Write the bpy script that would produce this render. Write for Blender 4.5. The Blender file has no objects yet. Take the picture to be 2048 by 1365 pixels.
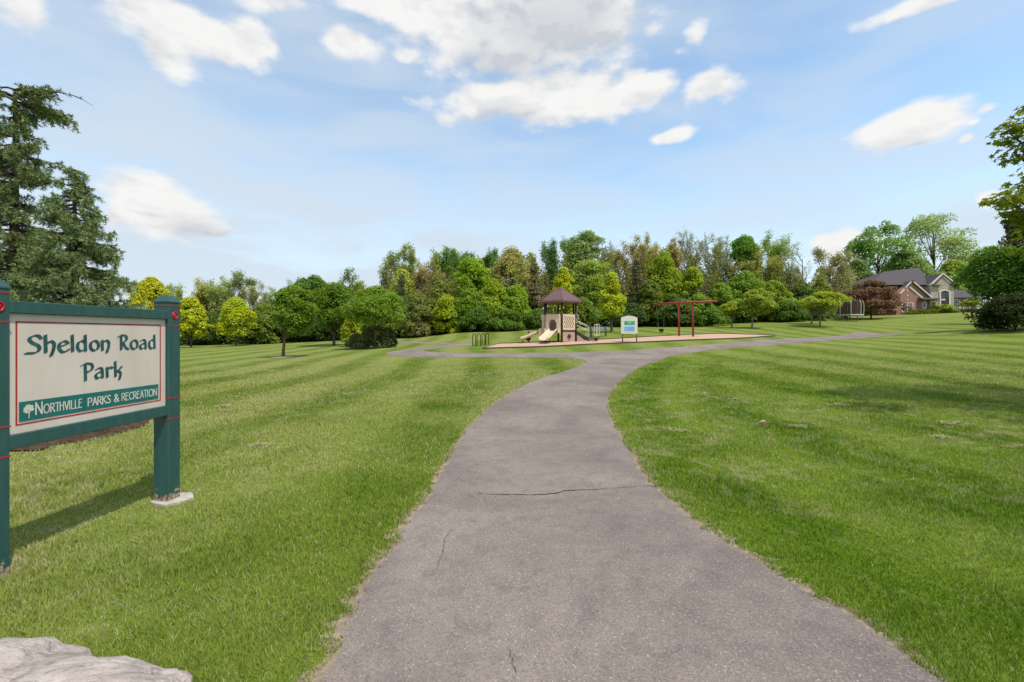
import bpy, bmesh, math, random
import numpy as np
from mathutils import Vector, Matrix

SC = bpy.context.scene
COL = SC.collection
R = math.radians

# ------------------------------------------------------------------ camera
F = 910.0            # focal length in photo pixels (16 mm on a 36 mm frame)
HY, CX, EYE = 669.0, 1024.0, 1.6
cam_d = bpy.data.cameras.new('camera')
cam_d.lens = 16.0
cam_d.sensor_width = 36.0
cam_d.shift_y = -13.5 / 2048.0
cam_d.clip_end = 4000
cam = bpy.data.objects.new('camera', cam_d)
COL.objects.link(cam)
cam.location = (0, 0, EYE)
cam.rotation_euler = (R(90), 0, 0)
SC.camera = cam
SC.view_settings.view_transform = 'Standard'
SC.view_settings.look = 'None'
SC.view_settings.gamma = 1.0
SC.view_settings.exposure = 0.0

# ------------------------------------------------------------------ node helpers
class NT:
    def __init__(s, tree):
        s.t = tree
        tree.nodes.clear()
    def n(s, typ, ins=None, **props):
        nd = s.t.nodes.new('ShaderNode' + typ)
        for k, v in props.items():
            setattr(nd, k, v)
        for k, v in (ins or {}).items():
            sock = nd.inputs[k]
            if isinstance(v, tuple) and len(v) == 2 and hasattr(v[0], 'outputs'):
                s.t.links.new(v[0].outputs[v[1]], sock)
            elif hasattr(v, 'outputs'):
                s.t.links.new(v.outputs[0], sock)
            else:
                sock.default_value = v
        return nd
    def math(s, op, a, b=None, c=None, clamp=False):
        ins = {0: a}
        if b is not None: ins[1] = b
        if c is not None: ins[2] = c
        return s.n('Math', ins, operation=op, use_clamp=clamp)
    def mix(s, f, a, b, blend='MIX'):
        nd = s.t.nodes.new('ShaderNodeMix')
        nd.data_type = 'RGBA'
        nd.blend_type = blend
        for idx, v in ((0, f), (6, a), (7, b)):
            sock = nd.inputs[idx]
            if isinstance(v, tuple) and len(v) == 2 and hasattr(v[0], 'outputs'):
                s.t.links.new(v[0].outputs[v[1]], sock)
            elif hasattr(v, 'outputs'):
                s.t.links.new(v.outputs[2] if v.bl_idname == 'ShaderNodeMix' else v.outputs[0], sock)
            else:
                if idx and len(v) == 3: v = (*v, 1)
                sock.default_value = v
        return (nd, 2)
    def rng(s, v, a, b, c=0.0, d=1.0, smooth=False):
        return s.n('MapRange', {0: v, 1: a, 2: b, 3: c, 4: d},
                   interpolation_type='SMOOTHSTEP' if smooth else 'LINEAR')
    def noise(s, vec, scale, detail=3, rough=.5, dist=0.0):
        return s.n('TexNoise', {'Vector': vec, 'Scale': scale, 'Detail': detail, 'Roughness': rough, 'Distortion': dist})

def material(name):
    m = bpy.data.materials.new(name)
    m.use_nodes = True
    return m, NT(m.node_tree)

def finish(nt, color, rough=.7, bump=None, bstr=.3, bdist=.02, spec=.3, metal=0.0):
    ins = {'Base Color': color if not (isinstance(color, tuple) and len(color) == 3) else (*color, 1),
           'Roughness': rough, 'Specular IOR Level': spec, 'Metallic': metal}
    if bump is not None:
        ins['Normal'] = nt.n('Bump', {'Height': bump, 'Strength': bstr, 'Distance': bdist})
    b = nt.n('BsdfPrincipled', ins)
    nt.n('OutputMaterial', {'Surface': b})
    return b

# ------------------------------------------------------------------ world: sky with cumulus
SUN_TO = Vector((0.34, -0.34, 0.875)).normalized()     # direction towards the sun
sun_el = math.asin(SUN_TO.z)
sun_az = math.atan2(SUN_TO.x, SUN_TO.y)
world = bpy.data.worlds.new('World')
SC.world = world
world.use_nodes = True
SKY_STR = 0.12
def build_world():
    w = NT(world.node_tree)
    sky = w.n('TexSky', sky_type='NISHITA', sun_disc=False, sun_elevation=sun_el, sun_rotation=sun_az,
              altitude=200, air_density=1.0, dust_density=0.6, ozone_density=1.2)
    tc = w.n('TexCoord')
    D = (tc, 'Generated')
    sep = w.n('SeparateXYZ', {0: D})
    az = w.math('ARCTAN2', (sep, 0), (sep, 1))
    el = w.math('ARCSINE', (sep, 2))
    P = w.n('CombineXYZ', {0: az, 1: el, 2: 0.0})
    # warp the cloud field a little so its outlines are not ellipses
    wn = w.n('TexNoise', {'Vector': P, 'Scale': 9.0, 'Detail': 3.0, 'Roughness': .55})
    wv = w.n('VectorMath', {0: (wn, 'Color'), 1: (.5, .5, .5)}, operation='SUBTRACT')
    wv = w.n('VectorMath', {0: wv, 1: (.060, .026, 0)}, operation='MULTIPLY')
    PW = w.n('VectorMath', {0: P, 1: wv}, operation='ADD')
    def ell_min(lst):
        cur = None
        for (px, py, rx, ry, wt) in lst:
            tx = (px - CX) / F
            a0 = math.atan(tx); ca = math.cos(a0)
            e0 = math.atan((HY - py) / F * ca)
            ra = max(rx / F * ca * ca, .004); re = max(ry / F * ca, .003)
            m = w.n('VectorMath', {0: PW, 1: (1 / ra, 1 / re, 0), 2: (-a0 / ra, -e0 / re, 0)}, operation='MULTIPLY_ADD')
            ln = w.n('VectorMath', {0: m}, operation='LENGTH')
            v = w.math('ADD', (ln, 'Value'), 1 - wt)
            cur = v if cur is None else w.math('SMOOTH_MIN', cur, v, .25)
        return cur
    clouds = [(300, 20, 110, 44, 1.15), (400, 76, 155, 38, 1.2), (345, 112, 65, 36, 1.0), (522, 88, 54, 26, 1.15),
              (40, 15, 110, 50, .75), (560, 10, 95, 26, .85), (700, 92, 66, 25, 1.0), (815, 108, 34, 16, 1.0),
              (790, 8, 140, 30, .95), (890, 48, 105, 44, 1.1), (1030, 48, 205, 66, 1.25), (1165, 45, 125, 66, 1.1),
              (1010, 112, 130, 40, 1.0), (1010, 208, 135, 32, 1.2), (1150, 190, 115, 42, 1.3), (1280, 178, 75, 34, 1.2),
              (1425, 178, 58, 30, 1.1), (1340, 272, 50, 15, .95),
              (1810, 260, 112, 34, 1.25), (1850, 242, 75, 24, 1.08), (1975, 215, 36, 12, .75),
              (1956, 242, 22, 8, .75), (1943, 276, 24, 10, .8), (1870, 2, 170, 16, .9),
              (285, 395, 100, 46, 1.2), (325, 432, 120, 38, 1.28), (430, 458, 60, 18, 1.0), (235, 440, 70, 40, .7),
              (1700, 488, 80, 36, 1.1), (1965, 400, 38, 26, .65), (1395, 70, 42, 36, .5), (1370, 105, 40, 20, .42),
              (1300, 60, 40, 30, .45)]
    cm = ell_min(clouds)
    cn = w.n('TexNoise', {'Vector': w.n('VectorMath', {0: P, 1: (1, 1.9, 1)}, operation='MULTIPLY'), 'Scale': 10.0, 'Detail': 7.0, 'Roughness': .52})
    dens = w.math('SUBTRACT', 1.15, cm)
    dens = w.math('ADD', dens, w.math('MULTIPLY', w.math('SUBTRACT', (cn, 'Fac'), .5), 2.3))
    cover = w.rng(dens, .02, .70, smooth=True)
    # cloud body tone: soft grey cores and undersides
    gm = ell_min([(1120, 60, 210, 75, 1), (1000, 130, 160, 40, 1), (1010, 245, 160, 22, .9), (420, 470, 90, 24, 1),
                  (320, 95, 70, 40, .55), (300, 430, 80, 14, .5), (1850, 282, 80, 10, .4), (230, 440, 70, 40, .4)])
    grey = w.rng(w.math('ADD', gm, w.math('MULTIPLY', w.math('SUBTRACT', (cn, 'Fac'), .5), 1.2)), .2, 1.25, 1, 0, smooth=True)
    cn2 = w.n('TexNoise', {'Vector': P, 'Scale': 17.0, 'Detail': 3.0, 'Roughness': .55})
    grey2 = w.rng((cn2, 'Fac'), .35, .7, 0, .22)
    lump = w.n('TexNoise', {'Vector': w.n('VectorMath', {0: P, 1: (1, 1.9, 1), 2: (.0, .045, 0)}, operation='MULTIPLY_ADD'), 'Scale': 10.0, 'Detail': 4.0, 'Roughness': .5})
    relief = w.rng(w.math('SUBTRACT', (lump, 'Fac'), (cn, 'Fac')), -.02, .18, 0, .42)
    grey = w.math('ADD', w.math('ADD', w.math('MULTIPLY', grey, .75), w.math('MULTIPLY', grey2, .45)), relief, clamp=True)
    k = 1.0 / SKY_STR
    ccol = w.mix(grey, (.94 * k, .935 * k, .925 * k), (.60 * k, .63 * k, .675 * k))
    # thin high veil
    vs = w.n('VectorMath', {0: P, 1: (1.2, 4.5, 1)}, operation='MULTIPLY')
    vn = w.n('TexNoise', {'Vector': vs, 'Scale': 2.2, 'Detail': 5.0, 'Roughness': .5, 'Distortion': .4})
    veil = w.rng((vn, 'Fac'), .34, .66, .02, .50, smooth=True)
    hor = w.rng(el, .0, .36, .85, .0)
    left = w.rng(az, -.7, .5, .35, .0)
    veil = w.math('ADD', w.math('ADD', veil, hor), left, clamp=True)
    skyb = w.mix(1.0, (sky, 0), (2.25, 2.30, 2.08), 'MULTIPLY')
    base = w.mix(w.math('MULTIPLY', veil, .95), skyb, (.66 * k, .755 * k, .855 * k))
    full = w.mix(cover, base, ccol)
    low = w.rng(el, -.03, .0)
    full = w.mix(low, (.12 * k, .14 * k, .07 * k), full)
    bg = w.n('Background', {'Color': full, 'Strength': SKY_STR})
    w.n('OutputWorld', {'Surface': bg})
build_world()
sun_d = bpy.data.lights.new('sun', 'SUN')
sun_d.energy = 4.0
sun_d.angle = R(0.5)
sun_d.color = (1.0, .95, .87)
sun = bpy.data.objects.new('sun', sun_d)
COL.objects.link(sun)
sun.rotation_euler = (-SUN_TO).to_track_quat('-Z', 'Y').to_euler()
sun.location = (20, -10, 40)

# ------------------------------------------------------------------ terrain
CTRL = [(1080, 800, 11.0), (1200, 750, 15.5), (1200, 730, 19), (1150, 715, 22.6), (1150, 706, 25), (1000, 711, 24.5), (800, 708, 27),
        (1124, 693, 27.8), (1000, 698, 27.8), (1205, 680.6, 33.5), (1044, 688, 31.5), (1140, 684, 31.5),
        (1150, 657, 54), (1000, 664, 54), (900, 668, 54), (860, 675, 54), (700, 682, 56), (565, 715, 30),
        (500, 690, 56), (370, 693, 56), (668, 691, 45), (750, 697, 37), (1360, 673.5, 33), (1400, 654, 56),
        (1600, 642, 60), (1640, 654, 47), (1503, 657, 47), (1720, 676, 36), (1790, 666, 41), (1500, 677, 32), (1440, 669, 36),
        (1330, 713, 23.5), (1455, 697, 27), (1900, 628, 92), (1760, 637, 76), (1990, 658, 33), (2000, 700, 23.5), (2000, 750, 15.6),
        (1700, 750, 15.6), (1700, 700, 24), (600, 760, 16), (420, 740, 20.5), (1900, 645, 60), (1211, 674, 38)]
pts = []
for (px, py, d) in CTRL:
    pts.append(((px - CX) / F * d, d, EYE - (py - HY) / F * d))
for x in (-14, -7, 0, 7, 14):
    for y in (-6, 0, 4, 8):
        pts.append((x, y, 0.0))
for p in ((-60, 50, 0), (-35, 25, 0), (-30, 10, 0), (30, -5, .6), (34, 12, 1.0), (-60, 0, 0), (60, -5, 2), (-40, 90, .6), (0, 90, 2.6),
          (40, 90, 4.6), (70, 60, 5), (110, 92, 6.2), (90, 120, 6.4), (0, 140, 3), (-60, 140, 1), (140, 140, 6.5), (110, 40, 5.5), (-120, 140, .5),
          (0, -30, 0), (60, -30, 2), (-60, -30, 0)):
    pts.append(p)
pts = np.array(pts, float)
def tps_fit(P, lam=.06):
    n = len(P)
    d = np.linalg.norm(P[:, None, :2] - P[None, :, :2], axis=2) / 30.0
    K = np.where(d > 0, d * d * np.log(np.maximum(d, 1e-9)), 0.0)
    A = np.zeros((n + 3, n + 3))
    A[:n, :n] = K + lam * .02 * np.eye(n)
    A[:n, n] = 1; A[:n, n + 1:n + 3] = P[:, :2] / 30.0
    A[n, :n] = 1; A[n + 1:n + 3, :n] = (P[:, :2] / 30.0).T
    b = np.zeros(n + 3); b[:n] = P[:, 2]
    return np.linalg.solve(A, b)
TW = tps_fit(pts)
def ground(x, y):
    x = np.atleast_1d(np.asarray(x, float)); y = np.atleast_1d(np.asarray(y, float))
    xc = np.clip(x, -130, 150); yc = np.clip(y, -35, 150)
    q = np.stack([xc.ravel(), yc.ravel()], 1)
    out = np.empty(len(q))
    for i in range(0, len(q), 20000):
        qq = q[i:i + 20000]
        d = np.sqrt(((qq[:, None, :] - pts[None, :, :2]) ** 2).sum(2)) / 30.0
        K = np.where(d > 0, d * d * np.log(np.maximum(d, 1e-9)), 0.0)
        out[i:i + 20000] = K @ TW[:-3] + TW[-3] + (qq / 30.0) @ TW[-2:]
    return out.reshape(x.shape)
def gz(x, y): return float(ground(x, y)[0])
DG = np.geomspace(1.2, 140, 700)
def proj(px, py):
    """the point of the lawn seen at a photo pixel"""
    X = (px - CX) / F * DG
    zr = EYE - (py - HY) / F * DG
    g = ground(X, DG)
    below = np.nonzero(zr <= g)[0]
    if len(below) == 0:
        i = int(np.argmin(zr - g)); d = DG[i]
    else:
        i = below[0]
        if i == 0: d = DG[0]
        else:
            a, b = zr[i - 1] - g[i - 1], zr[i] - g[i]
            d = DG[i - 1] + (DG[i] - DG[i - 1]) * a / (a - b)
    x = (px - CX) / F * d
    return np.array([x, d, gz(x, d)])

# ------------------------------------------------------------------ object helpers
def link(o, parent=None):
    COL.objects.link(o)
    if parent is not None: o.parent = parent
    return o
def tag(o, label=None, cat=None, group=None, kind=None):
    if label: o['label'] = label
    if cat: o['category'] = cat
    if group: o['group'] = group
    if kind: o['kind'] = kind
    return o
def empty(name, loc, rz=0.0, label=None, cat=None, group=None):
    o = bpy.data.objects.new(name, None)
    o.empty_display_size = .3
    link(o)
    o.location = loc
    o.rotation_euler = (0, 0, rz)
    return tag(o, label, cat, group)
def poly_mesh(name, V, Fs, mats, attrs=None, smooth=False, midx=None):
    """V (N,3), Fs list of (M,k) index arrays"""
    me = bpy.data.meshes.new(name)
    V = np.asarray(V, np.float32)
    me.vertices.add(len(V)); me.vertices.foreach_set('co', V.ravel())
    Fs = [np.asarray(f, np.int32) for f in Fs if len(f)]
    loops = np.concatenate([f.ravel() for f in Fs])
    tot = np.concatenate([np.full(len(f), f.shape[1], np.int32) for f in Fs])
    start = np.concatenate([[0], np.cumsum(tot)[:-1]]).astype(np.int32)
    me.loops.add(len(loops)); me.loops.foreach_set('vertex_index', loops)
    me.polygons.add(len(tot)); me.polygons.foreach_set('loop_start', start); me.polygons.foreach_set('loop_total', tot)
    if smooth: me.polygons.foreach_set('use_smooth', np.ones(len(tot), bool))
    for m in (mats if isinstance(mats, (list, tuple)) else [mats]): me.materials.append(m)
    if midx is not None: me.polygons.foreach_set('material_index', np.asarray(midx, np.int32))
    for k, a in (attrs or {}).items():
        at = me.attributes.new(k, 'FLOAT', 'POINT')
        at.data.foreach_set('value', np.asarray(a, np.float32))
    me.update(calc_edges=True)
    me.validate()
    return me
def obj_mesh(name, me, parent=None, loc=None, color=None):
    o = bpy.data.objects.new(name, me)
    link(o, parent)
    if loc is not None: o.location = loc
    if color is not None: o.color = (*color, 1)
    return o
class BM:
    """collects shapes, then links them as one mesh object"""
    def __init__(s): s.b = bmesh.new()
    def box(s, c, size, rz=0.0, rx=0.0, ry=0.0, bev=0.0):
        m = Matrix.Translation(c) @ Matrix.Rotation(rz, 4, 'Z') @ Matrix.Rotation(ry, 4, 'Y') @ Matrix.Rotation(rx, 4, 'X') @ Matrix.Diagonal((*size, 1))
        r = bmesh.ops.create_cube(s.b, size=1.0, matrix=m)
        if bev:
            es = {e for v in r['verts'] for e in v.link_edges}
            bmesh.ops.bevel(s.b, geom=list(es), offset=bev, segments=1, affect='EDGES', profile=.5)
        return s
    def bar(s, p, q, w, h):
        p, q = Vector(p), Vector(q); d = q - p
        rot = d.to_track_quat('X', 'Z').to_matrix().to_4x4()
        m = Matrix.Translation((p + q) / 2) @ rot @ Matrix.Diagonal((d.length, w, h, 1))
        bmesh.ops.create_cube(s.b, size=1.0, matrix=m)
        return s
    def tube(s, path, r, n=10, closed=False, cap=True):
        P = [Vector(p) for p in path]
        rs = r if isinstance(r, (list, tuple)) else [r] * len(P)
        rings = []; up = None
        for i, p in enumerate(P):
            if closed: t = (P[(i + 1) % len(P)] - P[i - 1])
            else: t = P[min(i + 1, len(P) - 1)] - P[max(i - 1, 0)]
            t.normalize()
            if up is None:
                up = Vector((0, 0, 1)) if abs(t.z) < .9 else Vector((1, 0, 0))
            a = t.cross(up).normalized(); bb = a.cross(t).normalized(); up = bb
            rings.append([s.b.verts.new(p + (a * math.cos(2 * math.pi * k / n) + bb * math.sin(2 * math.pi * k / n)) * rs[i]) for k in range(n)])
        rng = range(len(P) if closed else len(P) - 1)
        for i in rng:
            A, B = rings[i], rings[(i + 1) % len(P)]
            for k in range(n):
                f = s.b.faces.new((A[k], A[(k + 1) % n], B[(k + 1) % n], B[k])); f.smooth = True
        if cap and not closed:
            s.b.faces.new(rings[0][::-1]); s.b.faces.new(rings[-1])
        return s
    def prism(s, poly, h, M=None):
        """polygon in xy, extruded to z=h, then transformed"""
        M = M or Matrix.Identity(4)
        a = [s.b.verts.new(M @ Vector((x, y, 0))) for x, y in poly]
        b = [s.b.verts.new(M @ Vector((x, y, h))) for x, y in poly]
        s.b.faces.new(a[::-1]); s.b.faces.new(b)
        n = len(poly)
        for i in range(n): s.b.faces.new((a[i], a[(i + 1) % n], b[(i + 1) % n], b[i]))
        return s
    def face(s, vs):
        s.b.faces.new([s.b.verts.new(v) for v in vs]); return s
    def ball(s, c, r, sub=2, scale=(1, 1, 1)):
        m = Matrix.Translation(c) @ Matrix.Diagonal((*scale, 1))
        x = bmesh.ops.create_icosphere(s.b, subdivisions=sub, radius=r, matrix=m)
        for v in x['verts']:
            for f in v.link_faces: f.smooth = True
        return s
    def disc(s, c, r, axis, depth, n=24):
        q = Vector(axis).to_track_quat('Z', 'Y').to_matrix().to_4x4()
        bmesh.ops.create_cone(s.b, cap_ends=True, segments=n, radius1=r, radius2=r, depth=depth, matrix=Matrix.Translation(c) @ q)
        return s
    def build(s, name, mat, parent=None, loc=None, recalc=True):
        if recalc: bmesh.ops.recalc_face_normals(s.b, faces=s.b.faces)
        me = bpy.data.meshes.new(name)
        s.b.to_mesh(me); s.b.free()
        for m in (mat if isinstance(mat, (list, tuple)) else [mat]): me.materials.append(m)
        return obj_mesh(name, me, parent, loc)

def catmull(P, n=8, closed=False):
    P = np.asarray(P, float); N = len(P); out = []
    for i in range(N if closed else N - 1):
        if closed: p0, p1, p2, p3 = P[i - 1], P[i], P[(i + 1) % N], P[(i + 2) % N]
        else: p0, p1, p2, p3 = P[max(i - 1, 0)], P[i], P[i + 1], P[min(i + 2, N - 1)]
        for k in range(n):
            t = k / n
            out.append(.5 * ((2 * p1) + (-p0 + p2) * t + (2 * p0 - 5 * p1 + 4 * p2 - p3) * t * t + (-p0 + 3 * p1 - 3 * p2 + p3) * t ** 3))
    if not closed: out.append(P[-1])
    return np.array(out)
def in_poly(x, y, poly):
    x = np.asarray(x); y = np.asarray(y); c = np.zeros(x.shape, bool)
    n = len(poly); j = n - 1
    for i in range(n):
        xi, yi = poly[i]; xj, yj = poly[j]
        if yi != yj:
            c ^= ((yi > y) != (yj > y)) & (x < (xj - xi) * (y - yi) / (yj - yi) + xi)
        j = i
    return c

# ------------------------------------------------------------------ materials
def obj_coord(nt): return (nt.n('TexCoord'), 'Object')
def world_pos(nt): return (nt.n('NewGeometry'), 'Position')

def lawn_color(nt, P, stripe):
    """mown turf: big patches, mowing stripes, dry clippings"""
    dr = (nt.n('Attribute', attribute_name='dryness'), 'Fac')
    big = nt.noise(P, .16, 4, .6)
    mid = nt.noise(P, 1.1, 5, .6, .4)
    fine = nt.noise(P, 9.0, 4, .65)
    micro = nt.noise(P, 55.0, 3, .7)
    c = nt.mix(nt.rng((mid, 'Fac'), .32, .68), (.115, .180, .008), (.185, .245, .018))
    c = nt.mix(nt.math('MULTIPLY', nt.rng((big, 'Fac'), .36, .60, .15, .8), dr), c, (.265, .262, .068))
    sb = nt.noise(P, .45, 3, .55)
    st = nt.rng(nt.math('ADD', stripe, nt.rng((sb, 'Fac'), .3, .7, -.5, .5)), -1.35, 1.35, 0, 1)
    c = nt.mix(nt.math('MULTIPLY', st, .70), c, nt.mix(dr, (.215, .300, .045), (.335, .345, .125)))
    c = nt.mix(nt.rng(st, .5, 0, 0, .72), c, (.078, .158, .004))
    # clippings left by the mower
    cl = nt.noise(P, 2.4, 6, .72, .9)
    reg = nt.noise(P, .11, 2, .5)
    clm = nt.math('MULTIPLY', nt.rng((cl, 'Fac'), .52, .66), nt.rng((reg, 'Fac'), .38, .56))
    c = nt.mix(nt.math('MULTIPLY', clm, .8), c, (.42, .37, .19))
    c = nt.mix(nt.rng((fine, 'Fac'), .30, .70, .42, 0), c, (.055, .105, .008))
    c = nt.mix(nt.rng((fine, 'Fac'), .52, .78, 0, .34), c, (.28, .33, .06))
    c = nt.mix(nt.rng((micro, 'Fac'), .3, .62, .5, 0), c, (.045, .085, .006))
    return c, micro, fine

def make_lawn():
    m, nt = material('lawn')
    P = world_pos(nt)
    at = nt.n('Attribute', attribute_name='stripe')
    c, micro, fine = lawn_color(nt, P, (at, 'Fac'))
    c = nt.mix(1.0, c, (1.02, .99, .98), 'MULTIPLY')
    h = nt.math('ADD', (micro, 'Fac'), nt.math('MULTIPLY', (fine, 'Fac'), 2.0))
    finish(nt, c, .9, h, .55, .05, .04)
    return m
M_LAWN = make_lawn()

def make_blade():
    m, nt = material('grass_blade')
    P = world_pos(nt)
    at = nt.n('Attribute', attribute_name='stripe')
    tn = nt.n('Attribute', attribute_name='tint')
    dr = (nt.n('Attribute', attribute_name='dryness'), 'Fac')
    big = nt.noise(P, .16, 4, .6)
    mid = nt.noise(P, 1.1, 5, .6, .4)
    t = (tn, 'Fac')
    c = nt.mix(t, (.045, .140, .003), (.265, .355, .030))
    c = nt.mix(nt.math('MULTIPLY', nt.rng((mid, 'Fac'), .35, .66, 0, .9), dr), c, (.42, .405, .110))
    c = nt.mix(nt.math('MULTIPLY', nt.rng((big, 'Fac'), .36, .62, .1, .7), dr), c, (.38, .375, .095))
    sb = nt.noise(P, .45, 3, .55)
    st = nt.rng(nt.math('ADD', (at, 'Fac'), nt.rng((sb, 'Fac'), .3, .7, -.5, .5)), -1.35, 1.35, 0, 1)
    c = nt.mix(nt.math('MULTIPLY', st, .66), c, nt.mix(dr, (.270, .400, .040), (.43, .455, .150)))
    c = nt.mix(nt.rng(st, .5, 0, 0, .68), c, (.080, .190, .003))
    cl = nt.noise(P, 2.4, 6, .72, .9)
    reg = nt.noise(P, .11, 2, .5)
    clm = nt.math('MULTIPLY', nt.rng((cl, 'Fac'), .49, .63), nt.rng((reg, 'Fac'), .40, .56))
    dry = nt.math('ADD', nt.math('MULTIPLY', clm, .9), nt.rng(t, .93, .96, 0, .85), clamp=True)
    c = nt.mix(dry, c, (.52, .46, .27))
    c = nt.mix(1.0, c, (1.0, .98, .93), 'MULTIPLY')
    b = nt.n('BsdfPrincipled', {'Base Color': c, 'Roughness': .7, 'Specular IOR Level': .06})
    tr = nt.n('BsdfTranslucent', {'Color': c})
    mx = nt.n('MixShader', {0: .3, 1: b, 2: tr})
    nt.n('OutputMaterial', {'Surface': mx})
    return m
M_BLADE = make_blade()

def make_leaf(name='leaf', trans=.42, gloss=.12, rough=.55):
    """foliage: the object's own colour, varied leaf by leaf"""
    m, nt = material(name)
    oi = nt.n('ObjectInfo')
    tn = nt.n('Attribute', attribute_name='tint')
    hs = nt.n('HueSaturation', {'Hue': nt.rng((tn, 'Fac'), 0, 1, .478, .522), 'Saturation': nt.rng((tn, 'Fac'), 0, 1, 1.08, .9),
                                'Value': nt.rng((tn, 'Fac'), 0, 1, 1.35, 2.6), 'Color': nt.mix(1.0, (oi, 'Color'), (1.42, 1.20, .85), 'MULTIPLY')})
    b = nt.n('BsdfPrincipled', {'Base Color': hs, 'Roughness': rough, 'Specular IOR Level': gloss})
    tc = nt.mix(.55, (hs, 'Color'), (.25, .32, .02), 'MIX')
    tr = nt.n('BsdfTranslucent', {'Color': (hs, 'Color')})
    mx = nt.n('MixShader', {0: trans, 1: b, 2: tr})
    nt.n('OutputMaterial', {'Surface': mx})
    return m
M_LEAF = make_leaf()
M_NEEDLE = make_leaf('needle', .12, .2, .6)

def make_bark():
    m, nt = material('bark')
    oi = nt.n('ObjectInfo')
    P = obj_coord(nt)
    s = nt.n('VectorMath', {0: P, 1: (1, 1, .25)}, operation='MULTIPLY')
    n = nt.noise(s, 14, 5, .65)
    c = nt.mix(nt.rng((n, 'Fac'), .3, .7, .55, 0), (oi, 'Color'), (.03, .024, .018))
    finish(nt, c, .9, (n, 'Fac'), .6, .03, .1)
    return m
M_BARK = make_bark()

def make_asphalt():
    m, nt = material('asphalt')
    P = world_pos(nt)
    stain = nt.noise(P, .55, 5, .6, .6)
    stain2 = nt.noise(P, 1.7, 4, .6)
    agg = nt.n('TexVoronoi', {'Vector': P, 'Scale': 105.0}, feature='F1')
    cell = nt.n('SeparateColor', {0: (agg, 'Color')})
    fine = nt.noise(P, 190, 2, .7)
    c = nt.mix(nt.rng((stain, 'Fac'), .38, .62), (.184, .144, .120), (.304, .243, .194))
    c = nt.mix(nt.rng((stain2, 'Fac'), .48, .72, 0, .5), c, (.285, .225, .185))
    blot = nt.noise(P, 5.5, 4, .65)
    c = nt.mix(nt.rng((blot, 'Fac'), .48, .70, 0, .45), c, (.115, .094, .092))
    c = nt.mix(nt.rng((cell, 0), .55, .95, 0, .35), c, (.35, .315, .29))
    c = nt.mix(nt.rng((cell, 1), .6, .95, 0, .45), c, (.115, .10, .095))
    c = nt.mix(nt.rng((cell, 2), .976, .992, 0, .5), c, (.56, .51, .46))
    c = nt.mix(nt.rng((fine, 'Fac'), .35, .6, .3, 0), c, (.10, .09, .09))
    h = nt.math('ADD', (agg, 'Distance'), (fine, 'Fac'))
    finish(nt, c, .92, h, .5, .006, .06)
    return m
M_ASPHALT = make_asphalt()

def simple(name, c1, c2=None, scale=4.0, rough=.6, detail=4, lo=.35, hi=.65, bump=0.0, spec=.3, metal=0.0, stretch=None, bdist=.02):
    m, nt = material(name)
    P = obj_coord(nt)
    if stretch: P = nt.n('VectorMath', {0: P, 1: stretch}, operation='MULTIPLY')
    n = nt.noise(P, scale, detail, .6)
    c2 = c2 or tuple(v * .75 for v in c1)
    c = nt.mix(nt.rng((n, 'Fac'), lo, hi), c1, c2)
    finish(nt, c, rough, (n, 'Fac') if bump else None, bump, bdist, spec, metal)
    return m
M_CRACK = simple('crack', (.028, .026, .024), (.05, .045, .04), 20, .95)
M_SOIL = simple('path_edge_soil', (.33, .26, .185), (.17, .125, .085), 11, .95, 6, bump=.7, spec=.05)
M_MULCH = simple('mulch', (.040, .025, .016), (.11, .072, .045), 13, .95, 7, bump=.8, bdist=.04, spec=.02)  # albedo darkened to stand in for the spruces' shade on the bed
M_DRYMULCH = simple('dry_mulch', (.36, .27, .17), (.22, .16, .09), 12, .95, 5, bump=.5)
M_CHIPS = simple('wood_chips', (.62, .42, .295), (.38, .225, .145), 26, .9, 6, bump=.7, bdist=.04, spec=.05)
M_TIMBER = simple('dark_timber', (.05, .042, .035), (.09, .075, .06), 10, .85, bump=.3)
M_CONCRETE = simple('concrete', (.50, .45, .38), (.36, .32, .27), 9, .9, 6, bump=.4)

def make_signpaint():
    m, nt = material('green_paint')
    P = obj_coord(nt)
    s = nt.n('VectorMath', {0: P, 1: (1, 1, .15)}, operation='MULTIPLY')
    n = nt.noise(s, 16, 5, .6)
    sep = nt.n('SeparateXYZ', {0: P})
    c = nt.mix(nt.rng((n, 'Fac'), .3, .7), (.022, .070, .061), (.034, .094, .082))
    g = nt.noise(P, 60, 3, .6)
    c = nt.mix(nt.rng((g, 'Fac'), .66, .76, 0, .35), c, (.11, .19, .17))
    # peeled paint at the foot of the posts: bare wood and rot
    w = nt.noise(P, 17, 5, .68)
    peel = nt.rng(nt.math('ADD', (w, 'Fac'), nt.rng((sep, 2), .02, .20, .20, -.22)), .555, .60)
    rot = nt.noise(P, 26, 4, .6)
    bare = nt.mix(nt.rng((rot, 'Fac'), .42, .6), (.42, .33, .24), (.17, .07, .035))
    c = nt.mix(peel, c, bare)
    finish(nt, c, .5, (n, 'Fac'), .18, .01, .35)
    return m
M_GREEN = make_signpaint()
M_CREAM = simple('sign_cream', (.63, .535, .455), (.56, .47, .39), 3.5, .6, 6, bump=.05, stretch=(1, 1, .35))
M_RED = simple('sign_red', (.42, .035, .03), (.30, .025, .02), 12, .5)
M_REDDOT = simple('red_button', (.52, .012, .03), (.42, .01, .02), 12, .25, spec=.6)
M_BANNER = simple('banner_teal', (.012, .115, .098), (.02, .15, .13), 9, .55)
M_LETTER = simple('letter_green', (.014, .060, .058), (.030, .105, .100), 26, .5)
M_LETTERL = simple('letter_cream', (.62, .56, .47), (.55, .49, .40), 10, .6)
M_STONE = None
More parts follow.
